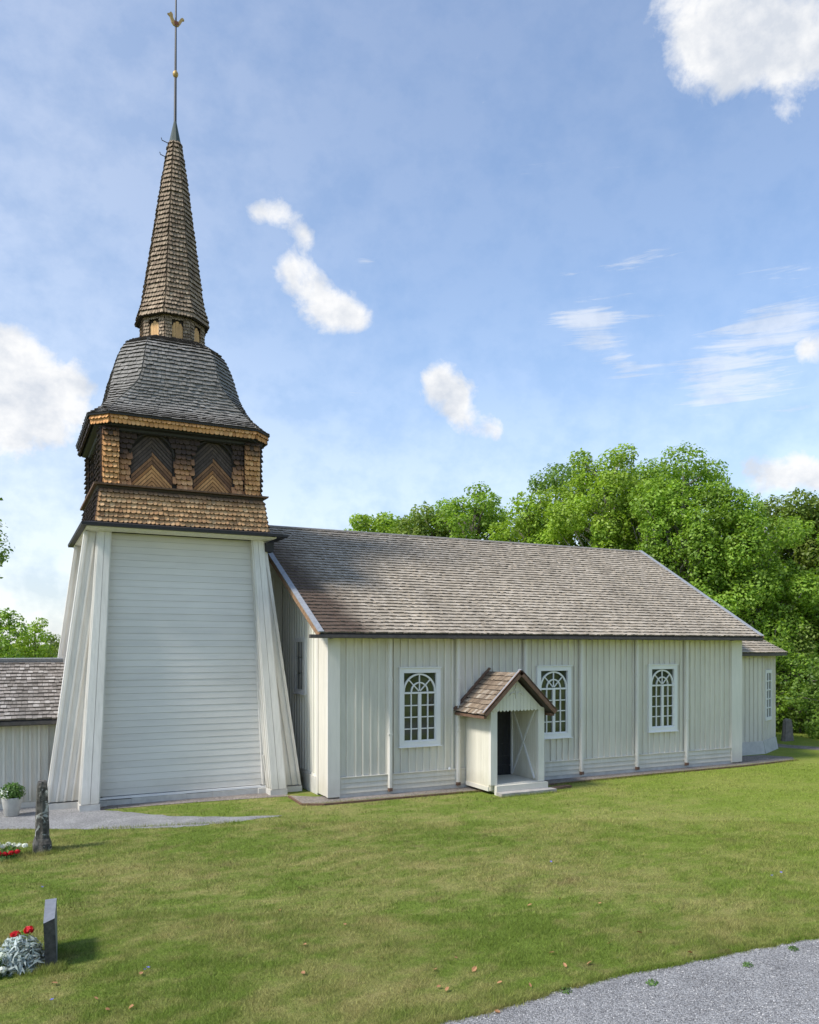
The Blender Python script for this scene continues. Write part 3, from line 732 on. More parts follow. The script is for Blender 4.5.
# ---- porch
PX0, PX1, PY, PZ = 12.59, 14.47, 20.0, 2.49
b = MB()
b.box(PX0+.02, PX0+.17, PY+.05, NY0, .12, PZ+.0); b.box(PX1-.19, PX1-.02, PY+.05, NY0, .12, PZ)
b.box(PX0+.17, PX1-.19, PY+.12, NY0, PZ+.0, PZ+.05)
porch = part(b, 'porch', M['cream_paint'], church)
b, b2, b3 = MB(), MB(), MB()
n = 13
for i in range(n):
    y0 = lerp(PY+.10, NY0-.07, i/n); y1 = lerp(PY+.10, NY0-.07, (i+1)/n)
    b.box(PX0, PX0+.02, y0+.003, y1-.003, .22, PZ-.03); b2.box(PX1-.02, PX1, y0+.003, y1-.003, .22, PZ-.03)
    b3.box(PX1-.205, PX1-.19, y0+.03, y1+.024, .32, PZ-.02)
for q in (b, b2, b3): part(q, 'board_cladding', M['cream_paint'], porch)
for q in ((PX0-.01, PX0+.21), (PX1-.21, PX1+.01)):
    b = MB(); b.box(*q, PY-.02, PY+.10, .28, PZ); part(b, 'corner_post', M['trim_paint'], porch)
b = MB(); b.box(PX0-.03, PX0+.1, PY+.1, NY0-.07, .10, .22); part(b, 'sill_board', M['trim_paint'], porch)
# gable with scalloped board ends and a small ornament
gx = (PX0+PX1)/2-.09; gz = 3.45; b = MB(); n = 15
for i in range(n):
    xa, xb = lerp(PX0+.02, PX1-.02, i/n), lerp(PX0+.02, PX1-.02, (i+1)/n); xm = (xa+xb)/2
    t = lambda x: gz-.08-abs(x-gx)*.93
    zb_ = PZ-.07
    poly = [(xa+.003, zb_+.05), (xm, zb_), (xb-.003, zb_+.05), (xb-.003, max(t(xb), zb_+.08))]
    if xa < gx < xb: poly.append((gx, t(gx)))
    poly.append((xa+.003, max(t(xa), zb_+.08)))
    b.prism([(x, PY-.045, z) for x, z in poly], (0, .023, 0))
part(b, 'gable', M['cream_paint'], porch)
b = MB(); y = PY-.075; q = .028
b.box(gx-.018, gx+.018, y, y+q, 2.80, 3.17); b.box(gx-.065, gx+.065, y+.001, y+q, 3.06, 3.095)
for s in (-1, 1):
    P = [(gx+s*(.02+.2*i/6), y+.014, 2.93+.07*math.sin(math.pi*i/6)-.03*i/6) for i in range(7)]
    b.tube(P, .016, 5)
b.lathe((gx, y+.014, 3.19), [(.001,-.03), (.03,-.015), (.03,.015), (.001,.03)], 8)
part(b, 'gable_ornament', M['trim_paint'], porch)
# porch roof
HB = 1.21; PE = 2.36; PR = 3.53; y0, y1 = 19.70, 21.45
b = MB(); b.prism([(gx-HB, y0, PE), (gx, y0, PR), (gx+HB, y0, PE), (gx+HB, y0, PE-.05), (gx, y0, PR-.07), (gx-HB, y0, PE-.05)], (0, y1-y0, 0))
pr = part(b, 'porch_roof', M['tar_brown'], church)
b = MB()
shingle_patch(b, [(gx-HB-.04, y1, PE), (gx, y1, PR+.04)], [(gx-HB-.04, y0, PE), (gx, y0, PR+.04)], .19, .14, .03, out=(-1,0,1))
shingle_patch(b, [(gx+HB+.04, y0, PE), (gx, y0, PR+.04)], [(gx+HB+.04, y1, PE), (gx, y1, PR+.04)], .19, .14, .03, out=(1,0,1))
part(b, 'roof_shingles', M['porch_shingle'], pr)
for s in (-1, 1):
    b = MB(); b.bar((gx+s*(HB+.04), y0-.02, PE+.02), (gx-s*.02, y0-.02, PR+.07), .04, .15, up=(s*.7,0,.7)); part(b, 'barge_board', M['brown_wood'], pr)
    b = MB(); b.bar((gx+s*(HB+.05), y0+.03, PE+.075), (gx-s*.02, y0+.03, PR+.14), .14, .025, up=(s*.7,0,.7)); part(b, 'verge_board', M['grey_wood'], pr)
b = MB(); b.bar((gx-HB-.05, y1-.03, PE+.075), (gx, y1-.03, PR+.14), .12, .05, up=(-.7,0,.7)); part(b, 'verge_board', M['brown_wood'], pr)
b = MB(); b.box(gx-HB-.03, gx-HB+.06, y0+.05, y1, PE-.10, PE-.02); part(b, 'eaves_board', M['brown_wood'], pr)
b = MB(); b.box(gx+HB-.06, gx+HB+.03, y0+.05, y1, PE-.10, PE-.02)
part(b, 'eaves_board', M['brown_wood'], pr)
# X brace on the inner east wall
b = MB(); xi = PX1-.23
b.bar((xi, PY+.16, .36), (xi, NY0-.15, PZ-.08), .07, .03, up=(1,0,0)); b.bar((xi-.004, PY+.16, PZ-.08), (xi-.004, NY0-.15, .36), .07, .03, up=(1,0,0))
b.box(xi-.02, xi+.02, NY0-.15, NY0-.07, .32, PZ-.02)
part(b, 'cross_brace', M['white_paint'], porch)
b = MB()
for i in range(9):
    xa = lerp(PX0+.18, PX1-.22, i/9); xb = lerp(PX0+.18, PX1-.22, (i+1)/9); b.box(xa+.004, xb-.004, NY0-.085, NY0-.055, .30, 2.42)
b.box(PX0+.17, PX1-.21, NY0-.057, NY0-.04, .30, 2.45)
b.box(PX0+.3, PX1-.3, NY0-.10, NY0-.084, .55, .62); b.box(PX0+.3, PX1-.3, NY0-.10, NY0-.084, .85, .9)
dr = part(b, 'door', M['dark_door'], church, label='dark boarded door inside the porch')
b = MB(); b.tube([(13.9, NY0-.09, 1.3), (13.9, NY0-.14, 1.3), (13.82, NY0-.14, 1.3)], .012, 6); part(b, 'handle', M['iron'], dr)
b = MB(); b.box(PX0+.16, PX1-.17, PY+.0, NY0-.05, .05, .30); b.box(PX0+.12, PX1+.06, PY-.14, PY-.005, -.05, .27)
part(b, 'porch_step', M['trim_paint'], church)
b = MB(); b.box(PX0+.1, PX1+.15, PY-.45, PY-.145, -.05, .10); part(b, 'stone_step', M['stone'], church)

# ------------------------------------------------------------------ OUTBUILDING at the left
ob = root('outbuilding', 'low pale boarded outbuilding with grey shingled roof beside the tower foot', 'building', (-2, 25, 0))
AX0, AX1, AY = -5.0, 1.45, 24.05; AE, AR_ = 2.36, 3.88; AYR = 26.3
b = MB(); b.box(AX0, AX1-.1, AY+.02, AY+4.7-.02, 0, AE); w = part(b, 'wall', M['cream_paint'], ob)
b = MB(); battens_x(b, AX0, AX1-.1, AY+.02, .16, AE, .21, pr=.065); part(b, 'board_cladding', M['nave_paint'], w)
b = MB(); b.box(AX0, AX1-.1, AY-.04, AY+.02, -.05, .14); part(b, 'sill_board', M['trim_paint'], w)
b = MB(); e0 = AY-.42
b.prism([(AX0-.3, e0, AE+.02), (AX0-.3, AYR, AR_), (AX0-.3, 2*AYR-e0, AE+.02), (AX0-.3, 2*AYR-e0, AE-.06), (AX0-.3, AYR, AR_-.08), (AX0-.3, e0, AE-.06)], (AX1-AX0+.3, 0, 0))
r_ = part(b, 'roof', M['under'], ob)
b = MB(); shingle_patch(b, [(AX0-.3, e0, AE+.03), (AX0-.3, AYR, AR_+.01)], [(AX1, e0, AE+.03), (AX1, AYR, AR_+.01)], .175, .13, .035, out=(0,-1,1))
shingle_patch(b, [(AX1, 2*AYR-e0, AE+.03), (AX1, AYR, AR_+.01)], [(AX0-.3, 2*AYR-e0, AE+.03), (AX0-.3, AYR, AR_+.01)], .25, .2, .035, out=(0,1,1))
part(b, 'roof_shingles', M['annex_shingle'], r_)
b = MB(); b.bar((AX0-.3, AYR-.06, AR_+.05), (AX1, AYR-.06, AR_+.05), .03, .16, up=(0,-.5,.8)); b.bar((AX0-.3, AYR+.06, AR_+.05), (AX1, AYR+.06, AR_+.05), .03, .16, up=(0,.5,.8)); part(b, 'ridge_board', M['grey_wood'], r_)
b = MB(); b.box(AX0-.3, AX1, e0-.02, e0+.03, AE-.10, AE-.005); b.box(AX0-.3, AX1, e0+.03, AY+.02, AE-.12, AE-.08); part(b, 'eaves_board', M['eave'], r_)

# ------------------------------------------------------------------ GROUND
def inpoly(x, y, P):
    P = np.array(P); r = np.zeros(x.shape, bool); n = len(P); j = n-1
    for i in range(n):
        xi, yi, xj, yj = *P[i], *P[j]
        c = ((yi > y) != (yj > y)) & (x < (xj-xi)*(y-yi)/(yj-yi+1e-12)+xi); r ^= c; j = i
    return r
def wob(x, y):     # gentle lawn undulation, zero at the buildings and paths
    k = np.clip((y-9.2)/2, 0, 1)*np.clip((18.6-y)/2.5, 0, 1)
    return k*.035*(np.sin(x*.9+y*.5)+np.sin(x*.43-y*1.1+1.3)+.6*np.sin(x*2.1+y*1.7))/1.5
gx_ = np.concatenate([[-400,-150,-60,-25], np.arange(-12, 40.01, .3), [48,60,90,150,400]]); gy_ = np.concatenate([[-300,-100,-40,-12], np.arange(2, 24.01, .3), [30,40,60,90,150,420]])
XX, YY = np.meshgrid(gx_, gy_); ZZ = wob(XX, YY); V = np.stack([XX.ravel(), YY.ravel(), ZZ.ravel()], 1); nx = len(gx_)
ii, jj = np.meshgrid(np.arange(nx-1), np.arange(len(gy_)-1)); a = (jj*nx+ii).ravel(); Q = np.stack([a, a+1, a+nx+1, a+nx], 1)
link(np_mesh('ground', V, Q), 'ground', M['lawn'], kind='structure', smooth=True)
def wobble_poly(P, step=.25, amp=.05, seed=1, fixed=()):
    r = random.Random(seed); out = []; n = len(P)
    for i in range(n):
        p, q = np.array(P[i], float), np.array(P[(i+1) % n], float); L = np.linalg.norm(q-p)
        if i in fixed or L > 12: out.append(tuple(p)); continue
        k = max(1, int(L/step)); d = (q-p)/L; o = np.array((d[1], -d[0]))
        for j in range(k): out.append(tuple(p+(q-p)*j/k+o*r.uniform(-amp, amp)*(j > 0)))
    return out
def sheet(P, z, name, mat):
    b = MB(); b.add([(x, y, z) for x, y in P], [list(range(len(P)))]); o = part(b, name, mat, kind='structure')
    if o.data.polygons[0].normal.z < 0: o.data.flip_normals()
    return o
GR = wobble_poly([(-14,4.5), (1.5,7.85), (4.41,8.09), (5.25,8.10), (6.2,8.2), (7.49,8.22), (8.52,8.15), (9.63,8.1), (10.75,7.99), (14,7.6), (22,6.3), (22,1.5), (-14,1.5)], .12, .035, 3, fixed=(9,10,11,12))
sheet(GR, .004, 'gravel_path', M['gravel'])
GL = wobble_poly([(-9,24.2), (-9,22.3), (-.2,21.40), (1.8,20.42), (3.56,19.72), (5.1,19.70), (6.28,19.95), (5.25,20.28), (3.82,21.05), (2.2,22.75), (1.9,23.8), (.8,24.2)], .22, .05, 5, fixed=(0,10,11))
sheet(GL, .004, 'gravel_path', M['gravel'])
DS = [(7.15,21.0), (7.7,20.72), (12.4,20.62), (15.2,20.60), (19.1,20.72), (24.0,20.72), (26.9,20.95), (27.6,21.7), (27.0,22.6), (24,22.9), (24,22), (7.9,22), (7.2,22.6)]
sheet(DS, .012, 'drip_strip', M['gravel_warm'])
sheet([(1.9,23.0), (2.2,22.75), (4.5,22.72), (7.2,22.45), (7.3,24), (1.9,24)], .010, 'drip_strip', M['gravel_warm'])
sheet([(29.0,31), (29.9,26.5), (29.8,24.2), (31.6,20.5), (33.6,16.5), (34.6,16.8), (32.7,21), (30.9,24.6), (31,27), (30.3,31)], .004, 'gravel_path', M['gravel_warm'])
b = MB()
for i in range(7):
    if i == 6: break
    p, q = DS[i], DS[i+1]
    if i == 2: pass
    b.bar((*p, .02), (*q, .02), .05, .07)
b.bar((7.15,21.0,.02), (7.2,22.3,.02), .05, .07)
part(b, 'edging_board', M['brown_wood'])
eo = bpy.data.objects['edging_board']; eo['label'] = 'dark timber edging along the gravel strip at the church wall'; eo['category'] = 'edging'
b = MB(); b.bar((14.6, 19.95, .03), (15.5, 20.1, .03), .22, .07); o_ = part(b, 'drain_grate', M['brown_wood']); o_['label'] = 'small rusty brown slab lying right of the porch step'; o_['category'] = 'slab'

# lawn blades
NOG = [GR, GL, DS, [(-10,22.3), (1.7,22.6), (2.0,22.85), (7.3,22.5), (8,21), (24,21), (24,40), (-10,40)], [(12.5,21.5), (12.5,19.5), (14.7,19.5), (14.7,21.5)],
       [(-9,24.2),(-9,22.3),(-.2,21.4),(-.2,24)]]
def scatter(n, w0, w1, pxm=30):
    w = np.sqrt(rng.uniform(w0**2, w1**2, n)); u = rng.uniform(-(409.5+pxm)/F, (409.5+pxm)/F, n)*w
    x = u*CS+w*SN; y = -u*SN+w*CS; k = np.ones(n, bool)
    for P in NOG: k &= ~inpoly(x, y, P)
    return x[k], y[k], w[k]
parts_ = []
for n, w0, w1, hh, ww in ((330000, 8.4, 13, .045, .0055), (260000, 13, 20, .045, .009), (110000, 20, 30, .045, .014)):
    x, y, w = scatter(n, w0, w1); m_ = len(x)
    cl = np.sin(x*3.1+np.sin(y*2.3)*2)*np.sin(y*3.7+np.sin(x*1.9)*2)
    h_ = hh*rng.uniform(.4, 1.35, m_)*(1+.45*cl); az = rng.uniform(0, 2*np.pi, m_); le = rng.uniform(.2, 1.3, m_)*h_; la = rng.uniform(0, 2*np.pi, m_)
    z = wob(x, y)-.004; wd = ww*rng.uniform(.6, 1.4, m_)
    p0 = np.stack([x-np.cos(az)*wd/2, y-np.sin(az)*wd/2, z], 1); p1 = np.stack([x+np.cos(az)*wd/2, y+np.sin(az)*wd/2, z], 1)
    p2 = np.stack([x+np.cos(la)*le, y+np.sin(la)*le, z+h_], 1)
    parts_.append(np.stack([p0, p1, p2], 1).reshape(-1, 3))
# coarser tufts along the gravel edge and around the stones
def tuft_ring(cx, cy, r, n, h0):
    t_ = rng.uniform(0, 2*np.pi, n); rr = r+rng.normal(0, .05, n); return cx+np.cos(t_)*rr, cy+np.sin(t_)*rr, h0
ed = np.array([p for p in GR if 3 < p[0] < 13 and p[1] > 7.5]); idx = rng.integers(0, len(ed)-1, 22000); f_ = rng.uniform(0, 1, 22000)[:, None]
ep = ed[idx]*(1-f_)+ed[idx+1]*f_; ex_ = ep[:, 0]+rng.normal(0, .02, 22000); ey_ = ep[:, 1]+rng.normal(.03, .035, 22000)
tx = [ex_]; ty = [ey_]; tz = [np.full(22000, .055)]
for (cx_, cy_, r_, n_, h_) in ((.52, 11.65, .12, 700, .11), (.60, 12.2, .13, 1100, .10), (.60, 18.6, .26, 1500, .10), (.3, 12.0, .35, 1200, .08), (0, 18.3, .3, 1200, .08)):
    a_, b_, h2 = tuft_ring(cx_, cy_, r_, n_, h_); tx.append(a_); ty.append(b_); tz.append(np.full(n_, h2))
for (pa, pb, n_) in (((7.15,20.93),(12.5,20.58),2600), ((15.3,20.55),(27.0,20.9),4200), ((12.4,19.5),(14.7,19.5),900), ((-3.5,22.1),(.2,21.2),0), ((1.8,20.42),(5.1,19.65),900)):
    f_ = rng.uniform(0, 1, n_); tx.append(pa[0]+(pb[0]-pa[0])*f_+rng.normal(0, .03, n_)); ty.append(pa[1]+(pb[1]-pa[1])*f_+rng.normal(0, .035, n_)); tz.append(np.full(n_, .09))
x = np.concatenate(tx); y = np.concatenate(ty); h_ = np.concatenate(tz)*rng.uniform(.4, 1.2, len(x)); m_ = len(x)
az = rng.uniform(0, 2*np.pi, m_); la = rng.uniform(0, 2*np.pi, m_); le = rng.uniform(.1, .9, m_)*h_; z = wob(x, y); wd = rng.uniform(.004, .009, m_)
parts_.append(np.stack([np.stack([x-np.cos(az)*wd/2, y-np.sin(az)*wd/2, z], 1), np.stack([x+np.cos(az)*wd/2, y+np.sin(az)*wd/2, z], 1), np.stack([x+np.cos(la)*le, y+np.sin(la)*le, z+h_], 1)], 1).reshape(-1, 3))
V = np.concatenate(parts_)
o = link(np_mesh('grass', V, np.arange(len(V)).reshape(-1, 3)), 'grass', M['blade'], kind='stuff')
o['label'] = 'short mown churchyard grass'; o['category'] = 'grass'
# pebbles on the near gravel
n = 75000; w = np.sqrt(rng.uniform(8.3**2, 14**2, n)); u = rng.uniform(-.2, .56, n)*w; x = u*CS+w*SN; y = -u*SN+w*CS; k = inpoly(x, y, GR); x, y = x[k], y[k]; n = len(x)
r_ = .003+.011*rng.uniform(0, 1, n)**2; base = np.array([(1,0,0),(-.5,.87,0),(-.5,-.87,0),(0,0,.75),(.2,.1,-.5)]); V = base[None]*r_[:, None, None]*rng.uniform(.7, 1.3, (n, 5, 3))
az = rng.uniform(0, 6.28, n); ca, sa = np.cos(az)[:, None], np.sin(az)[:, None]; V = np.stack([V[..., 0]*ca-V[..., 1]*sa, V[..., 0]*sa+V[..., 1]*ca, V[..., 2]], 2)+np.stack([x, y, np.full(n, .008)], 1)[:, None]
fq = np.array([(0,1,3),(1,2,3),(2,0,3)]); Q = (np.arange(n)[:, None, None]*5+fq[None]).reshape(-1, 3)
o = link(np_mesh('pebbles', V.reshape(-1, 3), Q), 'pebbles', M['pebble'], kind='stuff'); o['label'] = 'grey crushed stone on the near path'; o['category'] = 'gravel'

# ------------------------------------------------------------------ leaves / trees
def leaf_quads(cen, nrm, size, asp=.6, fold=.25):
    n = len(cen); nrm = nrm/np.linalg.norm(nrm, axis=1)[:, None]; t_ = rng.normal(size=(n, 3)); a = np.cross(nrm, t_); a /= np.linalg.norm(a, axis=1)[:, None]; b = np.cross(nrm, a)
    s = size[:, None]
    return np.stack([cen-a*s*.5, cen+b*s*asp*.5+nrm*s*fold*.2, cen+a*s*.5, cen-b*s*asp*.5+nrm*s*fold*.2], 1).reshape(-1, 3)
def crown(clumps, per, size, flat=.7, dens=1.0):
    out = []
    for (c, r) in clumps:
        n = int(per*(r**2)*dens); d = rng.normal(size=(n, 3)); d /= np.linalg.norm(d, axis=1)[:, None]
        rad = r*rng.uniform(.25, 1.0, n)**.45*(1+.18*np.sin(d[:, 0]*7+c[0]*3)*np.sin(d[:, 1]*6+c[1])*1.0)
        p = np.array(c)+d*rad[:, None]*np.array([1, 1, flat]); p[:, 2] -= (1-d[:, 2])*.06*r
        nr = d*.55+np.array([0, 0, .55])+rng.normal(0, .45, (n, 3))
        out.append(leaf_quads(p, nr, size*rng.uniform(.6, 1.35, n)))
    V = np.concatenate(out); return V, np.arange(len(V)).reshape(-1, 4)
def tree(name, label, cat, x, y, H, W, mat, leaf=.2, per=300, cl=1.15, low=.25, group=None, bark='bark', seed=0, conic=False, ncl=None, stems=1):
    r = random.Random(seed); rt = root(name, label, cat, (x, y, 0), group)
    zc = H*(low+1)/2; hz = H*(1-low)/2
    clumps = []; ncl = ncl or int(1.75*W*W*hz/cl**3)+6
    if not conic: ncl = min(ncl, 190)
    tries = 0
    while len(clumps) < ncl and tries < ncl*40:
        tries += 1
        th_, cp = r.uniform(0, 6.283), r.uniform(-1, 1); sp_ = math.sqrt(1-cp*cp); rad = r.uniform(.35, 1)**.5*.98
        k = 1.0
        if conic: k = .15+.85*(1-(cp*rad+1)/2)**.9
        lob = 1+.16*math.sin(3*th_+seed)+.10*math.sin(5*th_+cp*4+seed*2)
        c = (x+W*rad*sp_*math.cos(th_)*k*lob, y+W*rad*sp_*math.sin(th_)*k*lob, zc+hz*rad*cp*(1+.07*math.sin(4*th_+seed))-cl*.3)
        rr = cl*r.uniform(.55, 1.15)*(.7 if conic and cp > .5 else 1)
        if all(sum((a-b)**2 for a, b in zip(c, c2[0])) > (cl*.62)**2 for c2 in clumps): clumps.append((c, rr))
    V, Q = crown(clumps, per, leaf)
    link(np_mesh('crown', V, Q), 'crown', mat, rt)
    tm = MB(); tops = []
    for s in range(stems):
        ox, oy = (0, 0) if stems == 1 else (r.uniform(-.9, .9), r.uniform(-.9, .9))
        r0 = H*.02/(stems**.4); k = 7; P = []; q = np.array((x+ox, y+oy, -.1)); dv = np.array((ox*.1+r.uniform(-.05,.05), oy*.1+r.uniform(-.05,.05), 1.0))
        for i in range(k+1): P.append(q.copy()); q = q+dv*(H*.85/k)+np.array((r.uniform(-.25,.25), r.uniform(-.25,.25), 0))*H*.02
        tm.tube(P, [r0*(1.15 if i == 0 else 1)*(1-.85*i/k) for i in range(k+1)], 8); tops.append(P)
    for j, (c, rr) in enumerate(clumps):
        P = tops[j % stems]; zz = max(min(c[2]-H*.12-np.hypot(c[0]-x, c[1]-y)*.45, H*.8), H*.1); i = min(int(zz/(H*.85/7)), 6); a = P[i]+(P[i+1]-P[i])*r.random()
        m = (a+np.array(c))/2+np.array((r.uniform(-.3,.3), r.uniform(-.3,.3), r.uniform(.0,.5)))
        tm.tube([a, m, np.array(c)+(0,0,-.1)], [H*.0065, H*.004, .02], 5)
    part(tm, 'trunk', M[bark], rt, smooth=True)
    return rt
def pxw(px, w): u = (px-409.5)/F*w; return u*CS+w*SN, -u*SN+w*CS
def zt(py, w): return CH+(HOR-py)/F*w
TG = 'broadleaf trees behind the church'
specs = [
 ('broadleaf_tree', 'small light green tree, leftmost behind the church roof ridge', 372, 66, 505, 3.4, 'leaf_bright', .28),
 ('broadleaf_tree', 'low olive green tree between the leftmost tree and the taller dark one behind the ridge', 425, 62, 508, 3.5, 'leaf_olive', .28),
 ('broadleaf_tree', 'small green tree peeping over the ridge just right of the leftmost tree', 400, 68, 511, 3.3, 'leaf_mid', .28),
 ('broadleaf_tree', 'low green tree leaning on the rounded mid green tree, on its left', 450, 63, 499, 2.8, 'leaf_mid', .25),
 ('broadleaf_tree', 'rounded mid green tree with a knobbly top above the middle of the ridge', 479, 58, 474, 3.1, 'leaf_mid', .25),
 ('broadleaf_tree', 'bright yellow green tree low above the ridge, right of the rounded mid green tree', 531, 53, 484, 3.0, 'leaf_bright', .24),
 ('broadleaf_tree', 'dark green narrow tree top poking out behind the big bright crown', 552, 60, 446, 2.3, 'leaf_dark', .24),
 ('broadleaf_tree', 'tall bright green spreading tree, the highest crown behind the ridge end', 602, 50, 445, 4.2, 'leaf_bright', .20),
 ('broadleaf_tree', 'broad mid green tree with light trunks showing, behind the east end of the roof', 683, 46, 456, 4.3, 'leaf_mid', .19),
 ('broadleaf_tree', 'tall green tree between the broad crown and the dark right edge trees', 742, 45, 480, 3.2, 'leaf_mid', .19),
 ('broadleaf_tree', 'dull olive tree at the right edge of the photo', 806, 50, 489, 3.3, 'leaf_olive', .22),
]
for i, (nm, lb, px, w, py, W, mt, lf) in enumerate(specs):
    x, y = pxw(px, w)
    tree(nm, lb, 'tree', x, y, zt(py, w)+.25, W, M[mt], lf, per=560 if w < 52 else 300, cl=1.2, low=.12, group=TG if nm == 'broadleaf_tree' else None, seed={372:1,425:4,479:7,531:10,552:13,602:16,683:19,742:22,806:25}.get(px, px), bark='bark_light' if px in (683, 742, 602) else 'bark', conic=False, stems=2 if px in (602, 683, 742) else 1)
more = [
 ('broadleaf_tree', 'leafy tree filling the dip between the tallest crown and the broad one', 650, 57, 458, 4.2, 'leaf_mid'),
 ('broadleaf_tree', 'dark leafy tree in the shade behind the chancel', 760, 55, 530, 3.6, 'leaf_dark'),
 ('broadleaf_tree', 'tall green tree just outside the right edge', 880, 46, 470, 3.6, 'leaf_mid'),
 ('conifer', 'small light green spruce standing in front of the dark trees right of the chancel', 790, 43.5, 592, 1.7, 'leaf_olive'),
 ('shrub', 'large dark shrub behind the gravestone right of the chancel', 800, 41, 640, 1.7, 'leaf_dark'),
 ('shrub', 'bushy mid green shrub left of the gravestone, close behind the chancel', 768, 42, 625, 1.7, 'leaf_mid'),
 ('shrub', 'bluish green shrub at the right edge beyond the gravestone', 835, 38, 668, 1.6, 'leaf_dark'),
]
for i, (nm, lb, px, w, py, W, mt) in enumerate(more):
    x, y = pxw(px, w)
    tree(nm, lb, 'shrub' if nm == 'shrub' else 'tree', x, y, zt(py, w)+.2, W, M[mt], .17 if w < 45 else .22, per=380, cl=1.1 if w > 45 else .75, low=.02 if nm != 'broadleaf_tree' else .1, seed=40+i, conic=(nm == 'conifer'))
left = [
 ('broadleaf_tree', 'bright green tree at the left edge beyond the outbuilding roof', -4, 47, 598, 1.25, 'leaf_mid', .25),
 ('broadleaf_tree', 'small yellow green tree between the left edge tree and the tower', 36, 62, 616, 1.55, 'leaf_bright', .2),
 ('broadleaf_tree', 'small round green tree just left of the tower above the outbuilding roof', 53, 68, 630, 1.2, 'leaf_olive', .2),
 ('broadleaf_tree', 'big dark tree left of the photo whose one branch reaches in at the left edge', -55, 30, 440, 2.05, 'leaf_dark', .35),
]
for i, (nm, lb, px, w, py, W, mt, low) in enumerate(left):
    x, y = pxw(px, w)
    tree(nm, lb, 'tree', x, y, zt(py, w)+.15, W, M[mt], .15 if w < 40 else .2, per=420, cl=.8, low=low, seed=70+i)
# distant wood around the churchyard
n = 90000; th_ = rng.uniform(0, 2*np.pi, n); rad = 95+rng.uniform(-5, 8, n)
hh = 8.5+2.5*np.sin(th_*7)+1.8*np.sin(th_*19+1)+1.2*np.sin(th_*41); nw_ = np.clip(1-np.abs((th_-R(95)))/.45, 0, 1); hh = hh*(1-.35*nw_)
zz = hh*rng.uniform(0, 1, n)**.8; cen = np.stack([np.cos(th_)*rad+8, np.sin(th_)*rad+10, zz], 1); nr = rng.normal(size=(n, 3))+np.stack([-np.cos(th_), -np.sin(th_), np.full(n, .8)], 1)
V = leaf_quads(cen, nr, rng.uniform(.7, 1.6, n), .8); o = link(np_mesh('distant_wood', V, np.arange(len(V)).reshape(-1, 4)), 'distant_wood', M['leaf_dark'], kind='stuff'); o['label'] = 'distant wood around the churchyard'; o['category'] = 'wood'
# undergrowth at the wood's foot on the right
n = 26000; px = rng.uniform(640, 1000, n); w = rng.uniform(43.5, 47, n); u = (px-409.5)/F*w; x = u*CS+w*SN; y = -u*SN+w*CS
top = 2.2+1.0*np.sin(px*.06)+.6*np.sin(px*.17); z = top*rng.uniform(0, 1, n); V = leaf_quads(np.stack([x, y, z], 1), rng.normal(size=(n, 3))+[0, -.5, .6], rng.uniform(.12, .26, n))
o = link(np_mesh('undergrowth', V, np.arange(len(V)).reshape(-1, 4)), 'undergrowth', M['leaf_mid'], kind='stuff'); o['label'] = 'leafy undergrowth at the foot of the trees'; o['category'] = 'undergrowth'

# ------------------------------------------------------------------ gravestones, flowers
def rough_slab(x, y, w0, w1, d0, d1, h, name, label, mat, seed, foot=None, az=0):
    r = random.Random(seed); b = MB(); rs = []; n = 16; m_ = 14; ca, sa = math.cos(az), math.sin(az)
    for j in range(m_+1):
        t_ = j/m_; z = h*t_; w = lerp(w0, w1, t_)/2; d = lerp(d0, d1, t_)/2
        if foot and z < foot: w *= 1.25; d *= 1.3
        if t_ > .93: w *= .8; d *= .8
        ring = []
        for i in range(n):
            a_ = 2*math.pi*i/n; c_, s_ = math.cos(a_), math.sin(a_); p_ = max(abs(c_), abs(s_)); k = (1/p_)**.8*(1+.05*math.sin(i*1.9+seed+z*2)+r.uniform(-.025,.025))
            lx, ly = c_*k*w, s_*k*d; ring.append((x+lx*ca-ly*sa, y+lx*sa+ly*ca, z-.03+(r.uniform(-.02,.02) if j == m_ else 0)))
        rs.append(ring)
    b.rings(rs); o = part(b, name, mat); o['label'] = label; o['category'] = 'gravestone'; return o
rough_slab(.62, 18.75, .30, .20, .42, .26, 1.50, 'gravestone', 'tall narrow lichen spotted dark gravestone in front of the tower foot', M['lichen_stone'], 3, foot=.25)
rough_slab(32.25, 25.6, .62, .36, .28, .2, 1.05, 'gravestone', 'small grey brown gravestone under the trees right of the chancel', M['grave_granite'], 5)
gs = root('gravestone', 'short dark slate gravestone seen edge on, nearest to the viewer at lower left', 'gravestone', (.5, 12.2, 0))
b = MB(); b.hexa([(.43,11.72,-.05), (.575,11.75,-.05), (.625,12.70,-.05), (.48,12.72,-.05)], [(.40,11.69,.655), (.54,11.74,.69), (.61,12.68,.69), (.46,12.72,.675)])
me = b.mesh('slab'); o = link(me, 'slab', [M['slate_rough'], M['slate_smooth']], gs)
for p in me.polygons: p.material_index = 1 if (p.normal.z > .5 or p.normal.x > .5) else 0
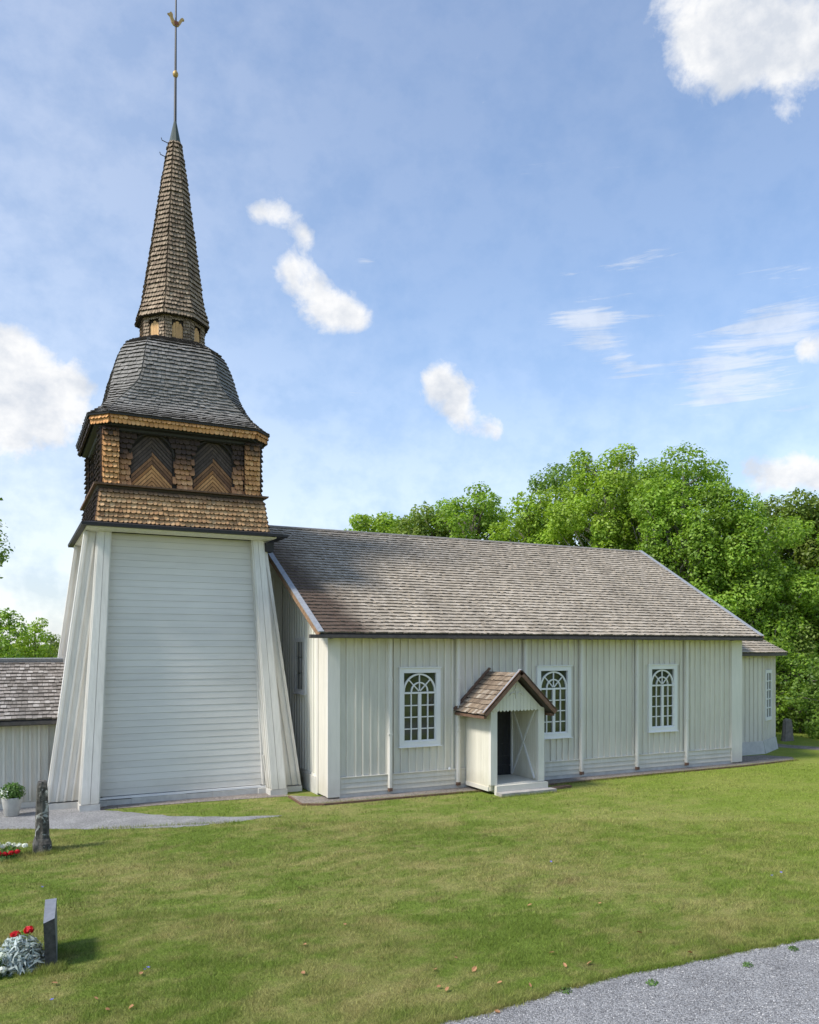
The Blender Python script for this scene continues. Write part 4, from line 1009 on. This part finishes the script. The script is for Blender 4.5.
def plant(name, label, cat, x, y, z, r, h, leafm, leaf, n, flowers=None, flower_m=None, fr=.05, group=None, asp=.5, pot=None):
    rt = root(name, label, cat, (x, y, 0), group)
    d = rng.normal(size=(n, 3)); d /= np.linalg.norm(d, axis=1)[:, None]; d[:, 2] = np.abs(d[:, 2]); rad = rng.uniform(.3, 1, n)**.5
    p = np.array([x, y, z])+d*rad[:, None]*np.array([r, r, h]); V = leaf_quads(p, d+rng.normal(0, .5, (n, 3)), leaf*rng.uniform(.6, 1.4, n), asp)
    link(np_mesh('foliage', V, np.arange(len(V)).reshape(-1, 4)), 'foliage', leafm, rt)
    if flowers:
        for (fx, fy, fz) in flowers:
            m_ = 90; d = rng.normal(size=(m_, 3)); d /= np.linalg.norm(d, axis=1)[:, None]
            V = leaf_quads(np.array([fx, fy, fz])+d*fr*np.array([1, 1, .75]), d+rng.normal(0, .3, (m_, 3)), fr*.75*rng.uniform(.6, 1.3, m_), .9)
            link(np_mesh('flower_head', V, np.arange(len(V)).reshape(-1, 4)), 'flower_head', flower_m, rt)
    return rt
plant('dusty_miller', 'silver leaved plant at the foot of the near slate gravestone', 'plant', .12, 12.0, 0, .36, .44, M['leaf_silver'], .12, 1100, asp=.22)
plant('geranium', 'green geranium with two red flower heads behind the silver leaved plant', 'flower', .16, 12.35, 0, .2, .42, M['leaf_dark'], .07, 350, [(.24,12.22,.43), (.07,12.2,.40)], M['petal_red'], .06)
plant('white_flowers', 'cream white flowering plant at the left edge by the silver leaved plant', 'flower', -.22, 11.85, 0, .2, .3, M['leaf_pot'], .05, 600, [(-.2,11.72,.24), (-.08,11.66,.14), (-.28,11.8,.33), (-.16,11.68,.07), (-.3,11.7,.15), (-.1,11.75,.30)], M['petal_white'], .045)
plant('grave_begonia', 'white flowers on a far grave at the left edge, above the red ones', 'flower', -.05, 18.55, 0, .3, .25, M['leaf_pot'], .05, 500, [(-.32+.1*i, 18.5+random.uniform(-.1,.1), .27+random.uniform(-.06,.04)) for i in range(7)], M['petal_white'], .05)
plant('grave_begonia', 'red flowers in front of the white ones on the far grave at the left edge', 'flower', -.12, 18.3, 0, .25, .14, M['leaf_pot'], .05, 400, [(-.3+.11*i, 18.22+random.uniform(-.06,.06), .13+random.uniform(-.03,.04)) for i in range(5)], M['petal_red'], .05)
pot = root('planter', 'pale round concrete planter with leafy green plant against the outbuilding wall', 'planter', (.06, 23.0, 0))
b = MB(); b.lathe((.05, 23.0, 0), [(.15, 0), (.17, .02), (.245, .46), (.25, .48), (.215, .48), (.2, .42)], 24); part(b, 'pot', M['concrete'], pot, smooth=True)
n = 1500; d = rng.normal(size=(n, 3)); d /= np.linalg.norm(d, axis=1)[:, None]; p = np.array([.06, 23.0, .6])+d*rng.uniform(.4, 1, n)[:, None]*np.array([.32, .3, .26])
V = leaf_quads(p, d+rng.normal(0, .5, (n, 3)), .06*rng.uniform(.6, 1.4, n), .7); link(np_mesh('foliage', V, np.arange(len(V)).reshape(-1, 4)), 'foliage', M['leaf_pot'], pot)
p = np.array([-.12, 22.8, .62])+rng.normal(0, .07, (60, 3)); V = leaf_quads(p, rng.normal(size=(60, 3)), rng.uniform(.03, .06, 60), .9); link(np_mesh('blossom', V, np.arange(len(V)).reshape(-1, 4)), 'blossom', M['petal_white'], pot)
for (px_, py_, lb_) in ((748,966,'low green weed on the gravel edge, right one of the two nearest the right side'),(652,984,'flat green weed growing out in the gravel'),(566,992,'small green weed at the middle of the gravel edge'),(793,950,'green weed clump at the gravel edge by the right side of the photo')):
    w_ = F*CH/(py_-HOR); xx_, yy_ = pxw(px_, w_); plant('weed', lb_, 'weed', xx_, yy_, .005, .085, .05, M['leaf_pot'], .04, 70, asp=.35)
# fallen leaves and little blue flowers
def leaf_mesh():
    b = MB(); b.add([(0,-.04,0), (.028,-.01,.008), (.02,.03,.012), (0,.05,.006), (-.02,.03,.014), (-.028,-.01,.008), (0,0,.002)], [(0,1,6), (1,2,6), (2,3,6), (3,4,6), (4,5,6), (5,0,6)]); return b.mesh('fallen_leaf')
lm = leaf_mesh(); lm.materials.append(M['dead_leaf'])
base_leaf = None
r = random.Random(11)
leafpx = [(141,978),(55,988),(96,1002),(107,1012),(131,1010),(232,925),(305,948),(303,975),(280,912),(474,972),(439,989),(447,992),(530,988),(565,968),(456,960),(435,972),(600,905),(727,952),(552,955),(500,985),(690,955),(797,938),(610,945),(655,905),(530,905),(345,925),(300,890),(560,900),(640,935),(382,960),(590,965),(497,1013)]
for i, (px, py) in enumerate(leafpx):
    w = F*CH/(py-HOR); x, y = pxw(px, w)
    if base_leaf is None: o = bpy.data.objects.new('fallen_leaf', lm); base_leaf = o
    else: o = base_leaf.copy()
    COL.objects.link(o); o.location = (x, y, float(wob(np.array(x), np.array(y)))+.035 if y > 8.2 else .02)
    o.rotation_euler = (r.uniform(-.5,.5), r.uniform(-.5,.5), r.uniform(0,6.28)); s = r.uniform(.7, 1.25); o.scale = (s, s, s)
    o['label'] = 'small dry orange brown leaf lying on the lawn'; o['category'] = 'leaf'; o['group'] = 'fallen leaves scattered on the lawn'
bm_ = MB()
for k in range(5):
    a = 2*math.pi*k/5; bm_.add([(0,0,0), (.018*math.cos(a-.5), .018*math.sin(a-.5), .012), (.028*math.cos(a), .028*math.sin(a), .016), (.018*math.cos(a+.5), .018*math.sin(a+.5), .012)], [(0,1,2,3)])
fm = bm_.mesh('harebell'); fm.materials.append(M['petal_blue']); base_f = None
for (px, py) in [(145,976),(148,974),(52,1005),(551,864),(781,876),(772,879),(42,892)]:
    w = F*CH/(py-HOR); x, y = pxw(px, w); o = bpy.data.objects.new('harebell', fm) if base_f is None else base_f.copy(); base_f = base_f or o
    COL.objects.link(o); o.location = (x, y, float(wob(np.array(x), np.array(y)))+.055); o.rotation_euler = (r.uniform(-.4,.4), r.uniform(-.4,.4), r.uniform(0,6))
    o['label'] = 'tiny violet blue wildflower in the grass'; o['category'] = 'flower'; o['group'] = 'blue wildflowers in the lawn'

# ------------------------------------------------------------------ camera
cam = bpy.data.cameras.new('camera'); co = bpy.data.objects.new('camera', cam); COL.objects.link(co); scene.camera = co
co.location = (0, 0, CH); co.rotation_euler = (R(90), 0, -TH)
cam.sensor_fit = 'VERTICAL'; cam.sensor_height = 24; cam.lens = F/1024*24; cam.shift_x = 0; cam.shift_y = (HOR-512)/1024
cam.clip_start = .1; cam.clip_end = 2000

# ------------------------------------------------------------------ light
SE, SA = R(49), R(5)       # elevation; bearing from due west (-X) towards the front (-Y)
sd = np.array([-math.cos(SE)*math.cos(SA), -math.cos(SE)*math.sin(SA), math.sin(SE)])
sun = bpy.data.lights.new('sun', 'SUN'); sun.energy = 2.4; sun.angle = R(10.0); sun.color = (1, .95, .87)
so = bpy.data.objects.new('sun', sun); COL.objects.link(so)
from mathutils import Vector
so.rotation_euler = Vector(sd).to_track_quat('Z', 'Y').to_euler(); so.location = (-20, 10, 30)
W = bpy.data.worlds.new('World'); scene.world = W; W.use_nodes = True; nt = W.node_tree; N = nt.nodes; N.clear()
def nn(t_, **k):
    x = N.new(t_)
    for a, b in k.items(): setattr(x, a, b)
    return x
lk = nt.links.new
sky = nn('ShaderNodeTexSky', sky_type='NISHITA'); sky.sun_disc = False; sky.sun_elevation = SE; sky.sun_rotation = math.atan2(sd[0], sd[1])
sky.air_density = 1.0; sky.dust_density = .7; sky.ozone_density = 2.0; sky.altitude = 50
tc = nn('ShaderNodeTexCoord'); nz = nn('ShaderNodeVectorMath', operation='NORMALIZE'); lk(tc.outputs['Generated'], nz.inputs[0]); D = nz.outputs[0]
def wm(op, a, b=0.0):
    x = nn('ShaderNodeMath', operation=op)
    for i, v in enumerate((a, b)):
        if isinstance(v, (int, float)): x.inputs[i].default_value = v
        else: lk(v, x.inputs[i])
    return x.outputs[0]
VEIL = .14
def wnoise(scale, detail, rough, sc=None, rot=None, dist=0):
    x = nn('ShaderNodeTexNoise'); x.inputs['Scale'].default_value = scale; x.inputs['Detail'].default_value = detail; x.inputs['Roughness'].default_value = rough; x.inputs['Distortion'].default_value = dist
    v = D
    if sc:
        m = nn('ShaderNodeMapping'); m.inputs['Scale'].default_value = sc
        if rot: m.inputs['Rotation'].default_value = rot
        lk(D, m.inputs[0]); v = m.outputs[0]
    lk(v, x.inputs['Vector']); return x.outputs['Fac']
def field(blobs):
    cur = None
    for px, py, r_ in blobs:
        d = sky_dir(px, py); ln = math.hypot(1, math.hypot(px-409.5, py-HOR)/F)
        rr = r_*.82/F/ln
        v = nn('ShaderNodeVectorMath', operation='DISTANCE'); lk(D, v.inputs[0]); v.inputs[1].default_value = tuple(d)
        q = wm('DIVIDE', v.outputs['Value'], rr); q = wm('POWER', 2.718, wm('MULTIPLY', wm('MULTIPLY', q, q), -1.0))
        cur = q if cur is None else wm('ADD', cur, q)
    return cur
def sstep(v, a, b):
    x = nn('ShaderNodeMapRange', interpolation_type='SMOOTHSTEP'); lk(v, x.inputs[0]); x.inputs[1].default_value = a; x.inputs[2].default_value = b; return x.outputs[0]
cum = [(256,212,16),(275,214,18),(292,220,22),(306,236,16),(290,264,22),(302,282,30),(320,300,32),(342,318,32),(358,320,18),
       (430,384,24),(448,388,24),(462,398,16),(455,412,18),(478,422,28),(498,430,16),
       (690,10,46),(735,25,62),(800,10,76),(698,62,34),(735,76,26),(785,56,36),(840,50,56),
       (8,345,38),(28,395,62),(78,388,40),(-10,420,74),(60,430,44),(-40,380,70),
       (800,344,26),(822,346,26),(748,466,26),(770,474,28),(795,472,26),(820,478,26)]
n1 = wnoise(11, 10, .62, dist=.5); n2 = wnoise(34, 8, .65, dist=.4)
Fc = wm('ADD', field(cum), wm('ADD', wm('MULTIPLY', wm('SUBTRACT', n1, .5), 3.4), wm('MULTIPLY', wm('SUBTRACT', n2, .5), 1.8)))
mc = wm('MULTIPLY', sstep(Fc, .28, 1.75), .97)
thin = [(590,325,34),(603,345,30),(622,358,18),(745,385,50),(700,398,40),(770,320,50),(810,315,50),(720,360,60),(365,263,16),(355,400,22),(393,431,9),(50,562,26),(800,420,60),(640,380,30),(640,260,60),(560,310,40)]
n3 = wnoise(6, 9, .7, sc=(1.0, 1.0, 13.0), rot=(R(6), R(-5), 0), dist=.5)
Ft = wm('ADD', field(thin), wm('MULTIPLY', wm('SUBTRACT', n3, .5), 6.0)); mt_ = wm('MULTIPLY', sstep(Ft, .45, 2.3), .6)
n4 = wnoise(2.0, 6, .6, sc=(1, 1, 2.2)); veil = wm('ADD', wm('MULTIPLY', sstep(n4, .35, .85), .025), VEIL)
sz = nn('ShaderNodeSeparateXYZ'); lk(D, sz.inputs[0])
hz = wm('MULTIPLY', sstep(sz.outputs[2], .42, -.05), .62)
glow = wm('MULTIPLY', field([(-60, 200, 420)]), .22)
veil = wm('ADD', veil, wm('ADD', hz, glow))
mask = wm('MAXIMUM', wm('MAXIMUM', mc, mt_), veil)
shade = nn('ShaderNodeValToRGB'); lk(wm('ADD', wm('MULTIPLY', wnoise(10, 6, .6, sc=(1,1,1.6)), .65), wm('MULTIPLY', wnoise(28, 6, .6), .35)), shade.inputs[0])
e = shade.color_ramp.elements; e[0].position = .40; e[0].color = (2.45,2.6,2.85,1); e[1].position = .56; e[1].color = (3.5,3.5,3.5,1)
tint = nn('ShaderNodeMix', data_type='RGBA', blend_type='MULTIPLY'); tint.inputs[0].default_value = 1; lk(sky.outputs[0], tint.inputs[6]); tint.inputs[7].default_value = (.70, .775, .825, 1)
mxw = nn('ShaderNodeMix', data_type='RGBA'); lk(mask, mxw.inputs[0]); lk(tint.outputs[2], mxw.inputs[6]); lk(shade.outputs[0], mxw.inputs[7])
bg = nn('ShaderNodeBackground'); bg.inputs[1].default_value = .15; lk(mxw.outputs[2], bg.inputs[0]); wo = nn('ShaderNodeOutputWorld'); lk(bg.outputs[0], wo.inputs[0])

vs = scene.view_settings; vs.view_transform = 'Standard'; vs.look = 'None'; vs.exposure = 0.95; vs.gamma = 1; vs.use_curve_mapping = False
